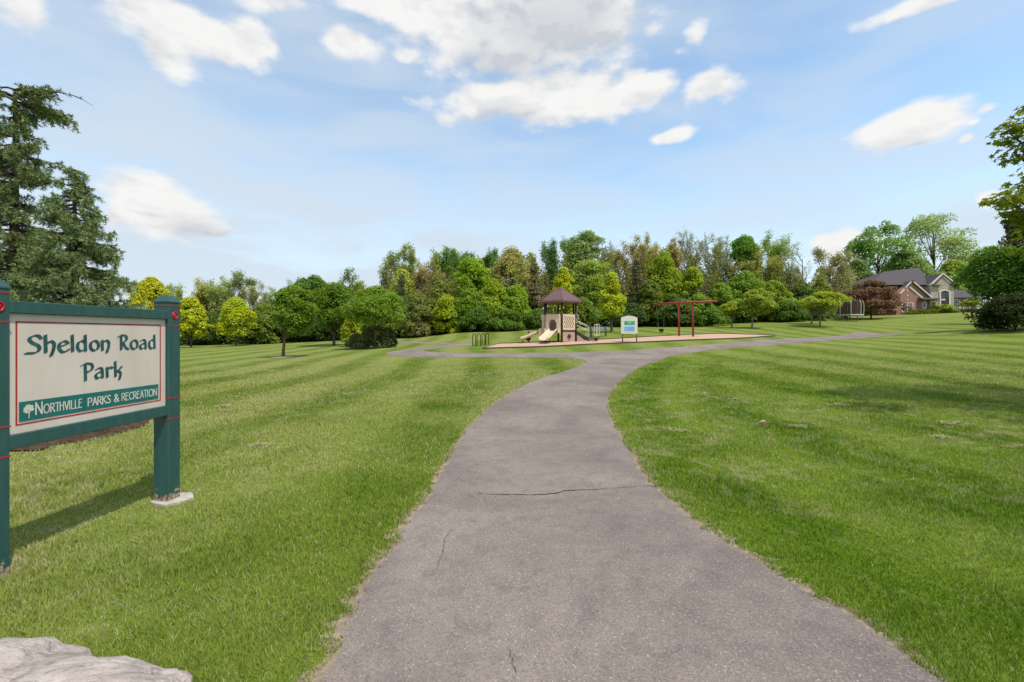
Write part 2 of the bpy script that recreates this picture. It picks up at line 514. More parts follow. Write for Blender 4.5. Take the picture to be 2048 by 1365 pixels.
def make_stone():
    m, nt = material('boulder_stone')
    P = obj_coord(nt)
    s = nt.n('VectorMath', {0: P, 1: (1.0, 2.2, 4.0)}, operation='MULTIPLY')
    a = nt.noise(s, 3.2, 7, .66, .8)
    b = nt.noise(P, 22, 5, .65)
    d = nt.noise(P, 2.2, 3, .5)
    c = nt.mix(nt.rng((a, 'Fac'), .35, .65), (.60, .51, .445), (.36, .30, .26))
    c = nt.mix(nt.rng((d, 'Fac'), .45, .7, 0, .6), c, (.66, .50, .42))
    wv = nt.n('TexNoise', {'Vector': nt.n('VectorMath', {0: P, 1: (3.0, 7.0, 16.0)}, operation='MULTIPLY'), 'Scale': 2.2, 'Detail': 8.0, 'Roughness': .7, 'Distortion': 1.2})
    c = nt.mix(nt.rng((wv, 'Fac'), .50, .62, 0, .7), c, (.24, .20, .165))
    c = nt.mix(nt.rng((b, 'Fac'), .58, .72, 0, .6), c, (.20, .17, .13))
    h = nt.math('ADD', nt.math('SUBTRACT', (a, 'Fac'), nt.math('MULTIPLY', (wv, 'Fac'), .8)), nt.math('MULTIPLY', (b, 'Fac'), .4))
    finish(nt, c, .85, h, .8, .04, .2)
    return m
M_STONE = make_stone()
M_BEIGE = simple('beige_plastic', (.66, .51, .36), (.60, .455, .315), 5, .5, bump=.03)
M_TANPIPE = simple('tan_pipe', (.68, .58, .44), (.60, .5, .37), 6, .4)
M_BROWN = simple('brown_steel', (.040, .022, .016), (.055, .03, .02), 8, .45)
M_ROOFBR = simple('brown_roof_plastic', (.150, .083, .073), (.125, .067, .058), 6, .5)
M_DARKSLOT = simple('slot_brown', (.15, .06, .025), (.11, .045, .02), 8, .8)
M_MAUVE = simple('mauve_panel', (.46, .305, .235), (.40, .26, .20), 6, .55)
M_DECK = simple('deck_rubber', (.050, .030, .025), (.07, .045, .035), 20, .8)
M_BUBBLE = simple('dark_dome', (.02, .02, .025), (.03, .03, .035), 6, .08, spec=.8)
M_KIOSK = simple('kiosk_cream', (.72, .665, .53), (.66, .60, .47), 5, .5)
M_KIOSKIN = simple('kiosk_white', (.80, .80, .78), (.74, .74, .72), 5, .4)
M_KGREEN = simple('poster_green', (.035, .30, .155), (.06, .36, .20), 14, .4)
M_KBLUE = simple('poster_blue', (.16, .33, .62), (.26, .40, .66), 12, .4)
M_KTEXT = simple('poster_text', (.45, .66, .55), (.4, .6, .5), 12, .5)
M_KTEXTB = simple('poster_text_blue', (.42, .52, .72), (.36, .46, .66), 12, .5)
M_BLACKST = simple('black_steel', (.012, .016, .014), (.02, .022, .02), 9, .4)
M_SWRED = simple('red_steel', (.34, .045, .032), (.28, .035, .025), 8, .4)
M_RUBBER = simple('black_rubber', (.012, .012, .012), (.02, .02, .02), 9, .6)
M_CHAIN = simple('steel_chain', (.42, .42, .40), (.3, .3, .29), 30, .4, metal=.6)
M_BENCH = simple('bench_slats', (.20, .25, .22), (.15, .19, .17), 9, .6)
M_SKIN = simple('skin', (.62, .36, .26), (.55, .31, .22), 9, .5)
M_HAIR = simple('blonde_hair', (.60, .44, .20), (.42, .29, .11), 40, .6, stretch=(1, 1, .3))
M_BLUE = simple('blue_cloth', (.035, .10, .33), (.10, .22, .50), 10, .85)
M_NAVY = simple('navy_cloth', (.02, .018, .06), (.03, .03, .09), 10, .85)
M_WHITE = simple('white_paint', (.80, .80, .76), (.7, .7, .66), 6, .5)
M_TRIM = simple('house_trim', (.66, .61, .55), (.58, .53, .47), 3, .6)
M_GLASS = simple('window_glass', (.012, .016, .02), (.03, .035, .04), 1.2, .06, spec=.8)
M_DOORDK = simple('front_door', (.055, .025, .02), (.075, .035, .03), 3, .4)
M_SHINGLE = simple('roof_shingle', (.060, .053, .056), (.090, .078, .080), 7, .85, 6, bump=.4, stretch=(1, 1, 3))
M_NETPOLE = simple('pole_padding', (.52, .50, .44), (.42, .4, .35), 5, .7)
M_TRSKIRT = simple('trampoline_skirt', (.16, .15, .15), (.10, .09, .09), 5, .7)

def make_brick(name, c1, c2, mort, scale=2.2, bw=.5, rh=.25):
    m, nt = material(name)
    P = obj_coord(nt)
    sp = nt.n('SeparateXYZ', {0: P})
    v = nt.n('CombineXYZ', {0: nt.math('ADD', (sp, 0), (sp, 1)), 1: (sp, 2), 2: 0.0})
    br = nt.n('TexBrick', {'Vector': v, 'Color1': (*c1, 1), 'Color2': (*c2, 1), 'Mortar': (*mort, 1), 'Scale': scale,
                           'Mortar Size': .015, 'Brick Width': bw, 'Row Height': rh})
    n = nt.noise(P, 1.4, 4, .6)
    c = nt.mix(nt.rng((n, 'Fac'), .3, .7, 0, .35), (br, 'Color'), tuple(x * .6 for x in c1))
    finish(nt, c, .9, (br, 'Fac'), .3, .02, .1)
    return m
M_BRICK = make_brick('red_brick', (.37, .185, .125), (.29, .135, .09), (.42, .33, .27), 2.4)
M_FSTONE = make_brick('field_stone', (.47, .40, .30), (.33, .28, .22), (.42, .37, .30), 1.0, .6, .3)

def make_net():
    m, nt = material('safety_net')
    b = nt.n('BsdfDiffuse', {'Color': (.10, .065, .045, 1)})
    t = nt.n('BsdfTransparent')
    nt.n('OutputMaterial', {'Surface': nt.n('MixShader', {0: .62, 1: t, 2: b})})
    return m
M_NET = make_net()

# ------------------------------------------------------------------ paths (traced from the photo, laid on the terrain)
def P2(px, py): return proj(px, py)[:2]
def ribbon_pts(pairs, world_first=None, n=7):
    L = [np.array(w[0]) for w in (world_first or [])] + [P2(*a) for a, b in pairs]
    Rr = [np.array(w[1]) for w in (world_first or [])] + [P2(*b) for a, b in pairs]
    return catmull(L, n), catmull(Rr, n)
MAIN = [((650, 1357), (1868, 1357)), ((684, 1269), (1748, 1269)), ((712, 1218), (1666, 1218)), ((746, 1153), (1550, 1153)),
        ((777, 1115), (1497, 1115)), ((811, 1061), (1408, 1062)), ((831, 1033), (1370, 1033)), ((859, 999), (1332, 999)),
        ((876, 961), (1290, 959)), ((893, 937), (1272, 936)), ((911, 900), (1254, 900)), ((933, 868), (1234, 866)),
        ((955, 842), (1219, 842)), ((999, 802), (1213, 803)), ((1043, 776), (1232, 769)), ((1087, 757), (1262, 745)),
        ((1131, 743), (1290, 730)), ((1159, 733), (1310, 722)), ((1165, 727), (1330, 715))]
LEFT = [((1200, 722), (1200, 704)), ((1131, 717.2), (1131, 706)), ((1087, 715.8), (1087, 706.5)), ((999, 714.7), (999, 706.8)),
        ((930, 714.7), (930, 706.5)), ((867, 714.5), (880, 705.6)), ((801, 713), (855, 704)), ((774, 708.5), (844, 702)), ((800, 701.5), (846, 700.6)),
        ((858, 695.5), (875, 698)), ((911, 688), (911, 693)), ((945, 687.3), (945, 692.3))]
RIGHT = [((1140, 706), (1180, 728)), ((1250, 702), (1290, 728)), ((1320, 697.3), (1344, 712)), ((1400, 691.5), (1420, 700.8)),
         ((1452, 687), (1480, 695)), ((1559, 678.5), (1572, 689)), ((1640, 674.8), (1660, 681.5)), ((1688, 671), (1722, 677)),
         ((1704, 667), (1785, 671)), ((1722, 664.5), (1830, 667))]
BACK = [((945, 687), (945, 692)), ((900, 686.7), (900, 690.5)), ((840, 684.5), (840, 687.3)), ((760, 682.3), (760, 685)), ((700, 680.8), (700, 683)), ((600, 680.5), (600, 682.3))]
strips = [ribbon_pts(MAIN, [((-1.25, -3.0), (2.6, -3.0)), ((-1.0, .4), (2.25, .4))], 9), ribbon_pts(LEFT), ribbon_pts(RIGHT), ribbon_pts(BACK)]
def strip_mesh(pairs_list, offs, name, mat, rag=0.0, grow=0.0, m=9, seed=3, extra=None):
    rs = np.random.RandomState(seed)
    V = []; Fq = []; base = 0
    for (L, Rr), off in zip(pairs_list, offs):
        n = len(L)
        side = Rr - L
        ln = np.maximum(np.linalg.norm(side, axis=1, keepdims=True), 1e-6)
        g = (grow + rag * rs.randn(n, 1)) / ln
        g2 = (grow + rag * rs.randn(n, 1)) / ln
        A = L - side * g; B = Rr + side * g2
        t = np.linspace(0, 1, m)[None, :, None]
        G = A[:, None, :] * (1 - t) + B[:, None, :] * t
        z = ground(G[..., 0], G[..., 1]) + off
        V.append(np.dstack([G, z[..., None]]).reshape(-1, 3))
        i, j = np.meshgrid(np.arange(n - 1), np.arange(m - 1), indexing='ij')
        a = (i * m + j).ravel() + base
        Fq.append(np.stack([a, a + 1, a + m + 1, a + m], 1))
        base += n * m
    V = np.concatenate(V); Fq = np.concatenate(Fq)
    mid = np.zeros(len(Fq), int)
    if extra is not None:
        ev, ef = extra
        V = np.concatenate([V, ev]); Fq = np.concatenate([Fq, ef + base]); mid = np.concatenate([mid, np.ones(len(ef), int)])
    # upward facing
    p = V[Fq]; nz = np.cross(p[:, 1] - p[:, 0], p[:, 2] - p[:, 0])[:, 2]
    Fq[nz < 0] = Fq[nz < 0][:, ::-1]
    return poly_mesh(name, V, [Fq], mat, midx=mid, smooth=True)
def crack_geo(lines, off):
    V = []; Fq = []; rs = np.random.RandomState(5)
    for pix, w in lines:
        P = np.array([P2(*p) for p in pix]); P = catmull(P, 6)
        P += rs.randn(*P.shape) * .008
        n = len(P); T = np.gradient(P, axis=0); N = np.stack([-T[:, 1], T[:, 0]], 1)
        N /= np.maximum(np.linalg.norm(N, axis=1, keepdims=True), 1e-9)
        ww = w * (.35 + rs.rand(n, 1) * 1.0) * np.sin(np.linspace(.15, math.pi - .15, n))[:, None]
        A = P - N * ww; B = P + N * ww
        b = sum(len(v) for v in V)
        G = np.stack([A, B], 1).reshape(-1, 2)
        z = ground(G[:, 0], G[:, 1]) + off
        V.append(np.column_stack([G, z]))
        a = np.arange(n - 1) * 2 + b
        Fq.append(np.stack([a, a + 1, a + 3, a + 2], 1))
    return np.concatenate(V), np.concatenate(Fq)
cracks = crack_geo([([(948, 988), (985, 992), (1030, 992), (1075, 993), (1110, 990), (1140, 984), (1180, 983), (1215, 980), (1290, 975)], .0085),
                    ([(905, 1062), (889, 1085), (886, 1105), (873, 1145)], .0028),
                    ([(1016, 1302), (1024, 1325), (1036, 1355)], .0022),
                    ([(1290, 975), (1335, 973)], .007)], .0165)
soil = obj_mesh('path_edge_soil', strip_mesh(strips, (.003, .0035, .004, .0045), 'path_edge_soil', M_SOIL, rag=.035, grow=.10))
tag(soil, kind='structure')
path = obj_mesh('path', strip_mesh(strips, (.0125, .0110, .0095, .0100), 'path', [M_ASPHALT, M_CRACK], rag=.008, extra=cracks))
tag(path, kind='structure')
_rs = np.random.RandomState(17)
def grown(L, Rr):
    s_ = unit_(Rr - L); n = len(L)
    wob = np.convolve(_rs.randn(n + 8), np.ones(3) / 3, 'same')
    g1 = .03 + .04 * wob[4:-4, None]; g2 = .03 + .04 * wob[:n, None]
    return np.concatenate([L - s_ * g1, (Rr + s_ * g2)[::-1]])
unit_ = lambda v: v / np.maximum(np.linalg.norm(v, axis=1, keepdims=True), 1e-9)
PATH_POLYS = [grown(L, Rr) for L, Rr in strips]

# playground surface
PG = [((967, 698.3), (997, 689)), ((1060, 695.6), (1060, 687.3)), ((1124, 693), (1130, 684)), ((1200, 689), (1205, 680.6)),
      ((1275, 686), (1300, 675.2)), ((1376, 681.6), (1376, 671.6)), ((1440, 679.4), (1441, 669.2)), ((1500, 676.8), (1495, 670.8)), ((1549, 673.3), (1546, 672.3))]
pgs = ribbon_pts(PG, n=6)
chips = obj_mesh('playground_surface', strip_mesh([pgs], (.05,), 'playground_surface', M_CHIPS, m=12))
tag(chips, kind='structure')
PATH_POLYS.append(np.concatenate([pgs[0], pgs[1][::-1]]))
bm = BM()
fr = pgs[0]
for i in range(0, len(fr) - 3, 3):
    a, b = fr[i], fr[min(i + 3, len(fr) - 1)]
    bm.bar((a[0], a[1], gz(*a) - .01), (b[0], b[1], gz(*b) - .01), .12, .18)
l0, l1 = pgs[0][0], pgs[1][0]
bm.bar((l0[0], l0[1], gz(*l0) - .015), (l1[0], l1[1], gz(*l1) - .015), .12, .17)
bk = pgs[1]
for i in range(0, len(bk) - 3, 3):
    a, b = bk[i], bk[min(i + 3, len(bk) - 1)]
    bm.bar((a[0], a[1], gz(*a) + .03), (b[0], b[1], gz(*b) + .03), .14, .14)
tag(bm.build('playground_edging', M_TIMBER), 'low dark timber edging around the pink wood chips of the playground', 'edging')

# ------------------------------------------------------------------ mowing pattern
MR = strips[0][1]       # right edge of the main path
def stripe_val(x, y):
    """mower rows: straight rows away from the road, two rounds along the right edge of the path"""
    x = np.asarray(x, float); y = np.asarray(y, float)
    rows = np.sin(2 * np.pi * (x + .03 * y + .32 * np.sin(y * .23 + .5) + .15 * np.sin(y * .71 + x * .3)) / 3.0 + .6)
    d = np.full(x.shape, 99.0)
    for i in range(0, len(MR) - 1, 2):
        a = MR[i]; b = MR[min(i + 2, len(MR) - 1)]; ab = b - a; L2 = (ab ** 2).sum() + 1e-9
        t = np.clip(((x - a[0]) * ab[0] + (y - a[1]) * ab[1]) / L2, 0, 1)
        d = np.minimum(d, np.hypot(x - a[0] - t * ab[0], y - a[1] - t * ab[1]))
    near = np.sin(2 * np.pi * d / 1.9 + 2.2) * .75
    mid = np.interp(y, MR[:, 1], MR[:, 0])
    side = (x > mid - .8) & (y < 22)
    wr = np.where(side, 1 / (1 + np.exp(np.clip((d - 2.9) / .15, -40, 40))), 0.0)
    fade = .42 + .58 / (1 + np.exp(-(y - 8.5 - .18 * np.maximum(x, -4)) / 1.6))
    fade = np.where(x > mid, np.maximum(fade, .85), fade)
    return np.tanh(1.6 * (near * wr + rows * (1 - wr))) * fade

def dry_val(x, y):
    """how parched the turf is: greener beside the path and right of it, drier on the left lawn"""
    x = np.asarray(x, float); y = np.asarray(y, float)
    mid = np.interp(y, MR[:, 1], MR[:, 0])
    left = np.clip(.52 + .38 * np.clip((-x - 1.5) / 4, 0, 1) + .25 * np.clip((y - 5) / 8, 0, 1), 0, 1)
    right = np.clip(.12 + .55 * np.clip((x - mid - 2.0) / 7, 0, 1) * np.clip((y - 4) / 9, 0, 1), 0, 1)
    w = 1 / (1 + np.exp(np.clip(-(x - (mid - 1.1)) / .3, -40, 40)))
    v = left * (1 - w) + right * w
    return np.where(y > 24, np.maximum(v, .55), v)

# ------------------------------------------------------------------ ground sheet
def axis(fine0, fine1, step, lo, hi):
    a = list(np.arange(fine0, fine1 + 1e-6, step))
    s = step; v = fine1
    while v < hi:
        s *= 1.35; v += s; a.append(v)
    s = step; v = fine0; pre = []
    while v > lo:
        s *= 1.35; v -= s; pre.append(v)
    return np.array(pre[::-1] + a)
gx = axis(-34, 40, .3, -1500, 1500); gy = axis(-3, 62, .3, -1500, 1800)
GX, GY = np.meshgrid(gx, gy, indexing='ij')
GZ = ground(GX, GY)
GS = stripe_val(GX, GY)
rs = np.random.RandomState(11)
nx, ny = len(gx), len(gy)
ii, jj = np.meshgrid(np.arange(nx - 1), np.arange(ny - 1), indexing='ij')
a = (ii * ny + jj).ravel()
FQ = np.stack([a, a + ny, a + ny + 1, a + 1], 1)
gro = obj_mesh('lawn', poly_mesh('lawn', np.stack([GX.ravel(), GY.ravel(), GZ.ravel()], 1), [FQ], M_LAWN, {'stripe': GS.ravel(), 'dryness': dry_val(GX, GY).ravel()}, smooth=True))
tag(gro, kind='structure')

# mulch bed beneath the spruces and mulch ring round the lawn tree
def patch(name, outline, mat, off, rag=.03, seed=1, rise=0.0):
    rs = np.random.RandomState(seed)
    O = catmull(outline, 8, closed=True); O = O + rs.randn(*O.shape) * rag
    c = O.mean(0); V = [[*c, gz(*c) + off + rise]]; Fs = []
    n = len(O); K = 5
    for k in range(1, K + 1):
        Q = c + (O - c) * k / K
        z = ground(Q[:, 0], Q[:, 1]) + off + rise * (1 - (k / K) ** 2) + (rs.rand(n) * .012 if k < K else 0)
        V += np.column_stack([Q, z]).tolist()
    tri = [[0, 1 + i, 1 + (i + 1) % n] for i in range(n)]
    qd = []
    for k in range(K - 1):
        b = 1 + k * n
        qd += [[b + i, b + n + i, b + n + (i + 1) % n, b + (i + 1) % n] for i in range(n)]
    o = obj_mesh(name, poly_mesh(name, V, [tri, qd], mat, smooth=True))
    tag(o, kind='structure')
    return O
BED = patch('mulch_bed', np.array([P2(20, 905), P2(110, 893), P2(200, 880), P2(262, 862), P2(300, 845), (-8.0, 9.9), (-10.9, 13), (-12.5, 14.5), (-15.5, 14), (-16, 9), (-10.5, 6.6)]), M_MULCH, .025, .012, 2, .02)
t0 = proj(566, 715.5)
RING = patch('mulch_ring', np.array([(t0[0] + math.cos(k) * .72, t0[1] + math.sin(k) * .95) for k in np.linspace(0, 2 * math.pi, 9)[:-1]]), M_DRYMULCH, .02, .03, 3, .06)
PATH_POLYS += [BED, RING]

# ------------------------------------------------------------------ grass blades (near lawn)
def make_grass():
    rs = np.random.RandomState(7)
    def rho(d): return 15500 * (2 / d) ** 1.72
    fr = np.random.RandomState(23)
    def fbm(x, y, f0, octs=4):
        v = np.zeros(x.shape); amp = 1.0
        for o in range(octs):
            for k in range(4):
                th = fr.rand() * 2 * np.pi; f = f0 * 2 ** o * (.7 + .6 * fr.rand()); ph = fr.rand() * 6.28
                v += amp * np.sin(f * (x * np.cos(th) + y * np.sin(th)) + ph + 1.3 * np.sin(f * .5 * (y * np.cos(th) - x * np.sin(th)) + ph * 2))
            amp *= .62
        return v / 4.2
    d0, d1 = 1.7, 26.0
    # inverse-cdf sampling of distance
    dd = np.linspace(d0, d1, 3000); pdf = rho(dd) * 2.3 * dd; cdf = np.cumsum(pdf); tot = cdf[-1] * (dd[1] - dd[0])
    N = int(tot)
    d = np.interp(rs.rand(N), cdf / cdf[-1], dd)
    x = (rs.rand(N) * 2 - 1) * (d * 1.15 + .3); y = d
    keep = np.ones(N, bool)
    for poly in PATH_POLYS:
        keep &= ~in_poly(x, y, poly)
    x, y = x[keep], y[keep]; N = len(x)
    clump = np.clip(fbm(x, y, 3.2), -1.4, 1.4)
    patch_ = np.clip(fbm(x, y, 1.1, 3), -1.3, 1.3)
    z = ground(x, y)
    st = stripe_val(x, y)
    sc = (np.maximum(y, 2) / 2.2) ** .78
    h = (.023 + .018 * rs.rand(N) + .015 * clump) * (1 + .12 * (sc - 1))
    h = np.maximum(h, .016) * np.clip((27 - y) / 12, .25, 1)
    w = (.0013 + .0012 * rs.rand(N)) * sc
    a = rs.rand(N) * 2 * np.pi
    la = rs.rand(N) * 2 * np.pi
    ln = h * (.15 + .75 * rs.rand(N))
    ca, sa = np.cos(a) * w, np.sin(a) * w
    lx, ly = np.cos(la) * ln, np.sin(la) * ln
    B = np.stack([x, y, z - .004], 1)
    O = np.stack([ca, sa, np.zeros(N)], 1)
    Mid = B + np.stack([lx * .35, ly * .35, h * .62], 1)
    Tip = B + np.stack([lx, ly, h], 1)
    V = np.stack([B - O, B + O, Mid + O * .8, Mid - O * .8, Tip], 1).reshape(-1, 3)
    b = np.arange(N) * 5
    quads = np.stack([b, b + 1, b + 2, b + 3], 1)
    tris = np.stack([b + 3, b + 2, b + 4], 1)
    tint = np.clip(.46 + .22 * rs.randn(N) - .30 * clump + .16 * patch_, 0, .9)
    dryv = rs.rand(N) < np.clip(.06 - .12 * clump + .14 * patch_, .01, .5) * (.25 + .9 * dry_val(x, y))
    tint[dryv] = 1.0
    me = poly_mesh('grass', V, [quads, tris], M_BLADE, {'stripe': np.repeat(st, 5), 'dryness': np.repeat(dry_val(x, y), 5), 'tint': np.repeat(tint, 5)})
    tag(obj_mesh('grass', me), kind='stuff')
make_grass()

# clippings left in clumps on the mown lawn
def make_clippings():
    rs = np.random.RandomState(41)
    spots = [(1408, 788), (1470, 800), (1598, 856), (1880, 877), (1680, 812), (1345, 862), (1900, 850), (519, 893), (700, 790), (450, 815)]
    V = []; st = []
    for (px, py) in spots:
        c = proj(px, py); n = rs.randint(40, 90); R0 = rs.uniform(.10, .22)
        p = rs.randn(n, 2) * np.array([R0, R0 * .6]) * .6
        x = c[0] + p[:, 0]; y = c[1] + p[:, 1]
        z = ground(x, y) + .022 + .03 * rs.rand(n) * np.exp(-(p ** 2).sum(1) / R0 ** 2)
        a = rs.rand(n) * 6.28; nearf = min(1.0, c[1] / 8); L = rs.uniform(.03, .07, n) * nearf ** .7; w_ = .0020 * max(.3, c[1] / 5)
        d = np.stack([np.cos(a) * L, np.sin(a) * L, rs.randn(n) * .012], 1); s_ = np.stack([-np.sin(a) * w_, np.cos(a) * w_, np.zeros(n) + w_ * .3], 1)
        C = np.stack([x, y, z], 1)
        V.append(np.stack([C - d - s_, C + d - s_, C + d + s_, C - d + s_], 1).reshape(-1, 3))
    V = np.concatenate(V); n = len(V) // 4
    m = simple('straw', (.42, .37, .22), (.28, .26, .11), 9, .9)
    tag(obj_mesh('grass_clippings', poly_mesh('grass_clippings', V, [np.arange(n * 4).reshape(n, 4)], m)), kind='stuff')
make_clippings()

# ------------------------------------------------------------------ park sign
def stroke_mesh(strokes, nib, ang, thin=.03, smooth=True, n=7):
    """broad-nib pen strokes -> list of quads in 2D"""
    quads = []
    v1 = np.array([math.cos(ang), math.sin(ang)]) * nib / 2
    v2 = np.array([-math.sin(ang), math.cos(ang)]) * thin / 2
    for st in strokes:
        P = np.array(st, float)
        if smooth and len(P) > 2:
            closed = np.allclose(P[0], P[-1])
            P = catmull(P[:-1] if closed else P, n, closed)
            if closed: P = np.vstack([P, P[:1]])
        for p, q in zip(P[:-1], P[1:]):
            c = np.array([p + v1 + v2, p - v1 + v2, p - v1 - v2, p + v1 - v2, q + v1 + v2, q - v1 + v2, q - v1 - v2, q + v1 - v2])
            quads.append(hull(c))
    return quads
def hull(P):
    P = sorted(map(tuple, P))
    def half(pts):
        h = []
        for p in pts:
            while len(h) >= 2 and (h[-1][0] - h[-2][0]) * (p[1] - h[-2][1]) - (h[-1][1] - h[-2][1]) * (p[0] - h[-2][0]) <= 1e-12: h.pop()
            h.append(p)
        return h
    lo = half(P); up = half(P[::-1])
    return lo[:-1] + up[:-1]
def ell(cx, cy, rx, ry, n=10):
    return [(cx + rx * math.cos(t), cy + ry * math.sin(t)) for t in np.linspace(0, 2 * math.pi, n + 1)]
GL = {
 'S': ([[(.70, .80), (.56, .97), (.32, .96), (.17, .78), (.32, .57), (.55, .43), (.62, .22), (.46, .03), (.22, .01), (.02, .02)]], .78),
 'h': ([[(.10, 1.0), (.12, .02)], [(.14, .48), (.32, .66), (.50, .52), (.48, .18), (.36, -.2)]], .66),
 'e': ([[(.10, .33), (.36, .42), (.52, .52), (.34, .66), (.13, .52), (.08, .27), (.22, .03), (.42, .03), (.56, .16)]], .64),
 'l': ([[(.09, 1.0), (.12, .02)]], .30),
 'd': ([[(.47, 1.0), (.50, .02)], [(.48, .56), (.30, .66), (.11, .52), (.08, .22), (.24, .02), (.48, .16)]], .68),
 'o': ([ell(.31, .34, .23, .31)], .66),
 'n': ([[(.08, .66), (.11, .02)], [(.12, .50), (.30, .66), (.47, .54), (.46, .22), (.36, -.14)]], .66),
 'R': ([[(.16, 1.0), (.18, .02)], [(-.02, .88), (.20, .99), (.48, .93), (.52, .70), (.34, .52), (.18, .50)], [(.30, .50), (.44, .20), (.66, .02)]], .74),
 'a': ([[(.10, .57), (.28, .66), (.45, .55), (.48, .02)], [(.45, .40), (.20, .37), (.07, .20), (.18, .02), (.44, .14)]], .66),
 'P': ([[(.18, 1.0), (.20, -.04)], [(-.02, .88), (.22, .99), (.54, .92), (.58, .68), (.38, .48), (.18, .50)]], .70),
 'r': ([[(.08, .66), (.11, .02)], [(.12, .48), (.26, .66), (.42, .58)]], .50),
 'k': ([[(.09, 1.0), (.12, .02)], [(.50, .64), (.38, .50), (.14, .36)], [(.22, .40), (.44, .22), (.36, -.2)]], .62),
 ' ': ([], .42),
}
CAPS = {
 'N': ([[(0, 0), (0, 1)], [(0, 1), (.6, 0)], [(.6, 0), (.6, 1)]], .78), 'O': ([ell(.38, .5, .38, .5)], .94),
 'R': ([[(0, 0), (0, 1)], [(0, 1), (.36, .96), (.48, .76), (.34, .55), (0, .5)], [(.2, .5), (.55, 0)]], .68),
 'T': ([[(-.04, 1), (.56, 1)], [(.26, 1), (.26, 0)]], .64), 'H': ([[(0, 0), (0, 1)], [(.5, 0), (.5, 1)], [(0, .6), (.5, .6)]], .68),
 'V': ([[(0, 1), (.28, 0)], [(.28, 0), (.56, 1)]], .66), 'I': ([[(.06, 0), (.06, 1)]], .32), 'L': ([[(0, 1), (0, 0)], [(0, 0), (.4, 0)]], .58),
 'E': ([[(0, 0), (0, 1)], [(0, 1), (.42, 1)], [(0, .6), (.36, .6)], [(0, 0), (.42, 0)]], .62),
 'P': ([[(0, 0), (0, 1)], [(0, 1), (.36, .96), (.48, .74), (.34, .5), (0, .46)]], .62),
 'A': ([[(0, 0), (.27, 1)], [(.27, 1), (.56, 0)], [(.1, .35), (.46, .35)]], .68), 'K': ([[(0, 0), (0, 1)], [(.5, 1), (0, .45)], [(.12, .55), (.54, 0)]], .66),
 'S': ([[(.44, .9), (.24, 1), (.04, .8), (.2, .55), (.42, .36), (.4, .1), (.2, 0), (0, .1)]], .58),
 'C': ([[(.6, .85), (.38, 1), (.08, .8), (0, .5), (.1, .15), (.38, 0), (.6, .14)]], .74),
 '&': ([[(.56, .45), (.4, .1), (.16, 0), (.02, .22), (.2, .5), (.4, .78), (.24, 1), (.1, .8), (.3, .42), (.62, .02)]], .78),
 ' ': ([], .42),
}
def set_text(text, glyphs, nib, ang, thin, caps_scale=None):
    x = 0; out = []
    for i, ch in enumerate(text):
        st, adv = glyphs[ch]
        big = caps_scale and i == 0
        s = caps_scale if big else 1.0
        for poly in stroke_mesh(st, nib, ang, thin):
            out.append([(x + p[0] * s, p[1] * s) for p in poly])
        x += adv * s
    return out, x
def letters(name, polys, x0, z0, sx, sz, y, mat, parent, depth=.003):
    b = BM()
    for i, p in enumerate(polys):
        yy = y - (i % 40) * 2.5e-5
        b.face([(x0 + q[0] * sx, yy, z0 + q[1] * sz) for q in p])
    for f in b.b.faces:
        f.normal_update()
        if f.normal.y > 0: f.normal_flip()
    return b.build(name, mat, parent, recalc=False)

SD = Vector((.060, 1.0)).normalized()
SP = Vector((-3.243, 4.295))
SLN = 1.285
SO = SP - SD * SLN
s_rz = math.atan2(SD.y, SD.x)
sign = empty('park_sign', (SO.x, SO.y, 0), s_rz,
             'cream park name sign with green lettering and green timber frame on two posts', 'sign')
def u_of(px, r=.03):
    k = (px - CX) / F
    # (SO.x+u*SD.x-r) = k*(SO.y+u*SD.y)
    return (k * SO.y - SO.x + r) / (SD.x - k * SD.y)
PWX, PWY = .145, .15
for xs in (-PWX, SLN):
    b = BM()
    b.box((xs + PWX / 2, PWY / 2, .90), (PWX, PWY, 2.0), bev=.006)
    post = b.build('post', M_GREEN, sign)
    c = BM()
    cz = 1.9
    x0, x1, y0, y1 = xs - .004, xs + PWX + .004, -.004, PWY + .004
    xm, ym = (x0 + x1) / 2, (y0 + y1) / 2
    base = [c.b.verts.new(v) for v in ((x0, y0, cz), (x1, y0, cz), (x1, y1, cz), (x0, y1, cz))]
    mid = [c.b.verts.new((v.co.x, v.co.y, cz + .012)) for v in base]
    q = .032
    top = [c.b.verts.new(v) for v in ((xm - q, ym - q, cz + .075), (xm + q, ym - q, cz + .075), (xm + q, ym + q, cz + .075), (xm - q, ym + q, cz + .075))]
    c.b.faces.new(base[::-1]); c.b.faces.new(top)
    for A, B in ((base, mid), (mid, top)):
        for i in range(4): c.b.faces.new((A[i], A[(i + 1) % 4], B[(i + 1) % 4], B[i]))
    c.build('cap', M_GREEN, post)
    for z in (1.872, 1.682, .992, .795):
        g = BM(); t = .0025; hh = .010
        g.box((xs + PWX / 2, -t / 2, z), (PWX + 2 * t, t, hh)); g.box((xs + PWX / 2, PWY + t / 2, z), (PWX + 2 * t, t, hh))
        g.box((xs - t / 2, PWY / 2, z), (t, PWY, hh)); g.box((xs + PWX + t / 2, PWY / 2, z), (t, PWY, hh))
        g.build('red_line', M_RED, post)
    g = BM()
    g.tube([(xs + PWX * .52 + .030 * math.cos(k), -.003, 1.782 + .030 * math.sin(k)) for k in np.linspace(0, 2 * math.pi, 21)[:-1]], .006, 6, closed=True)
    g.ball((xs + PWX * .52, .0, 1.782), .022, 2, (1, .35, 1))
    g.build('red_button', M_REDDOT, post)
b = BM(); b.box((SLN / 2, .045, 1.782), (SLN, .09, .082), bev=.004); b.build('top_rail', M_GREEN, sign)
b = BM(); b.box((SLN / 2, .045, .882), (SLN, .09, .092), bev=.004); b.build('bottom_rail', M_GREEN, sign)
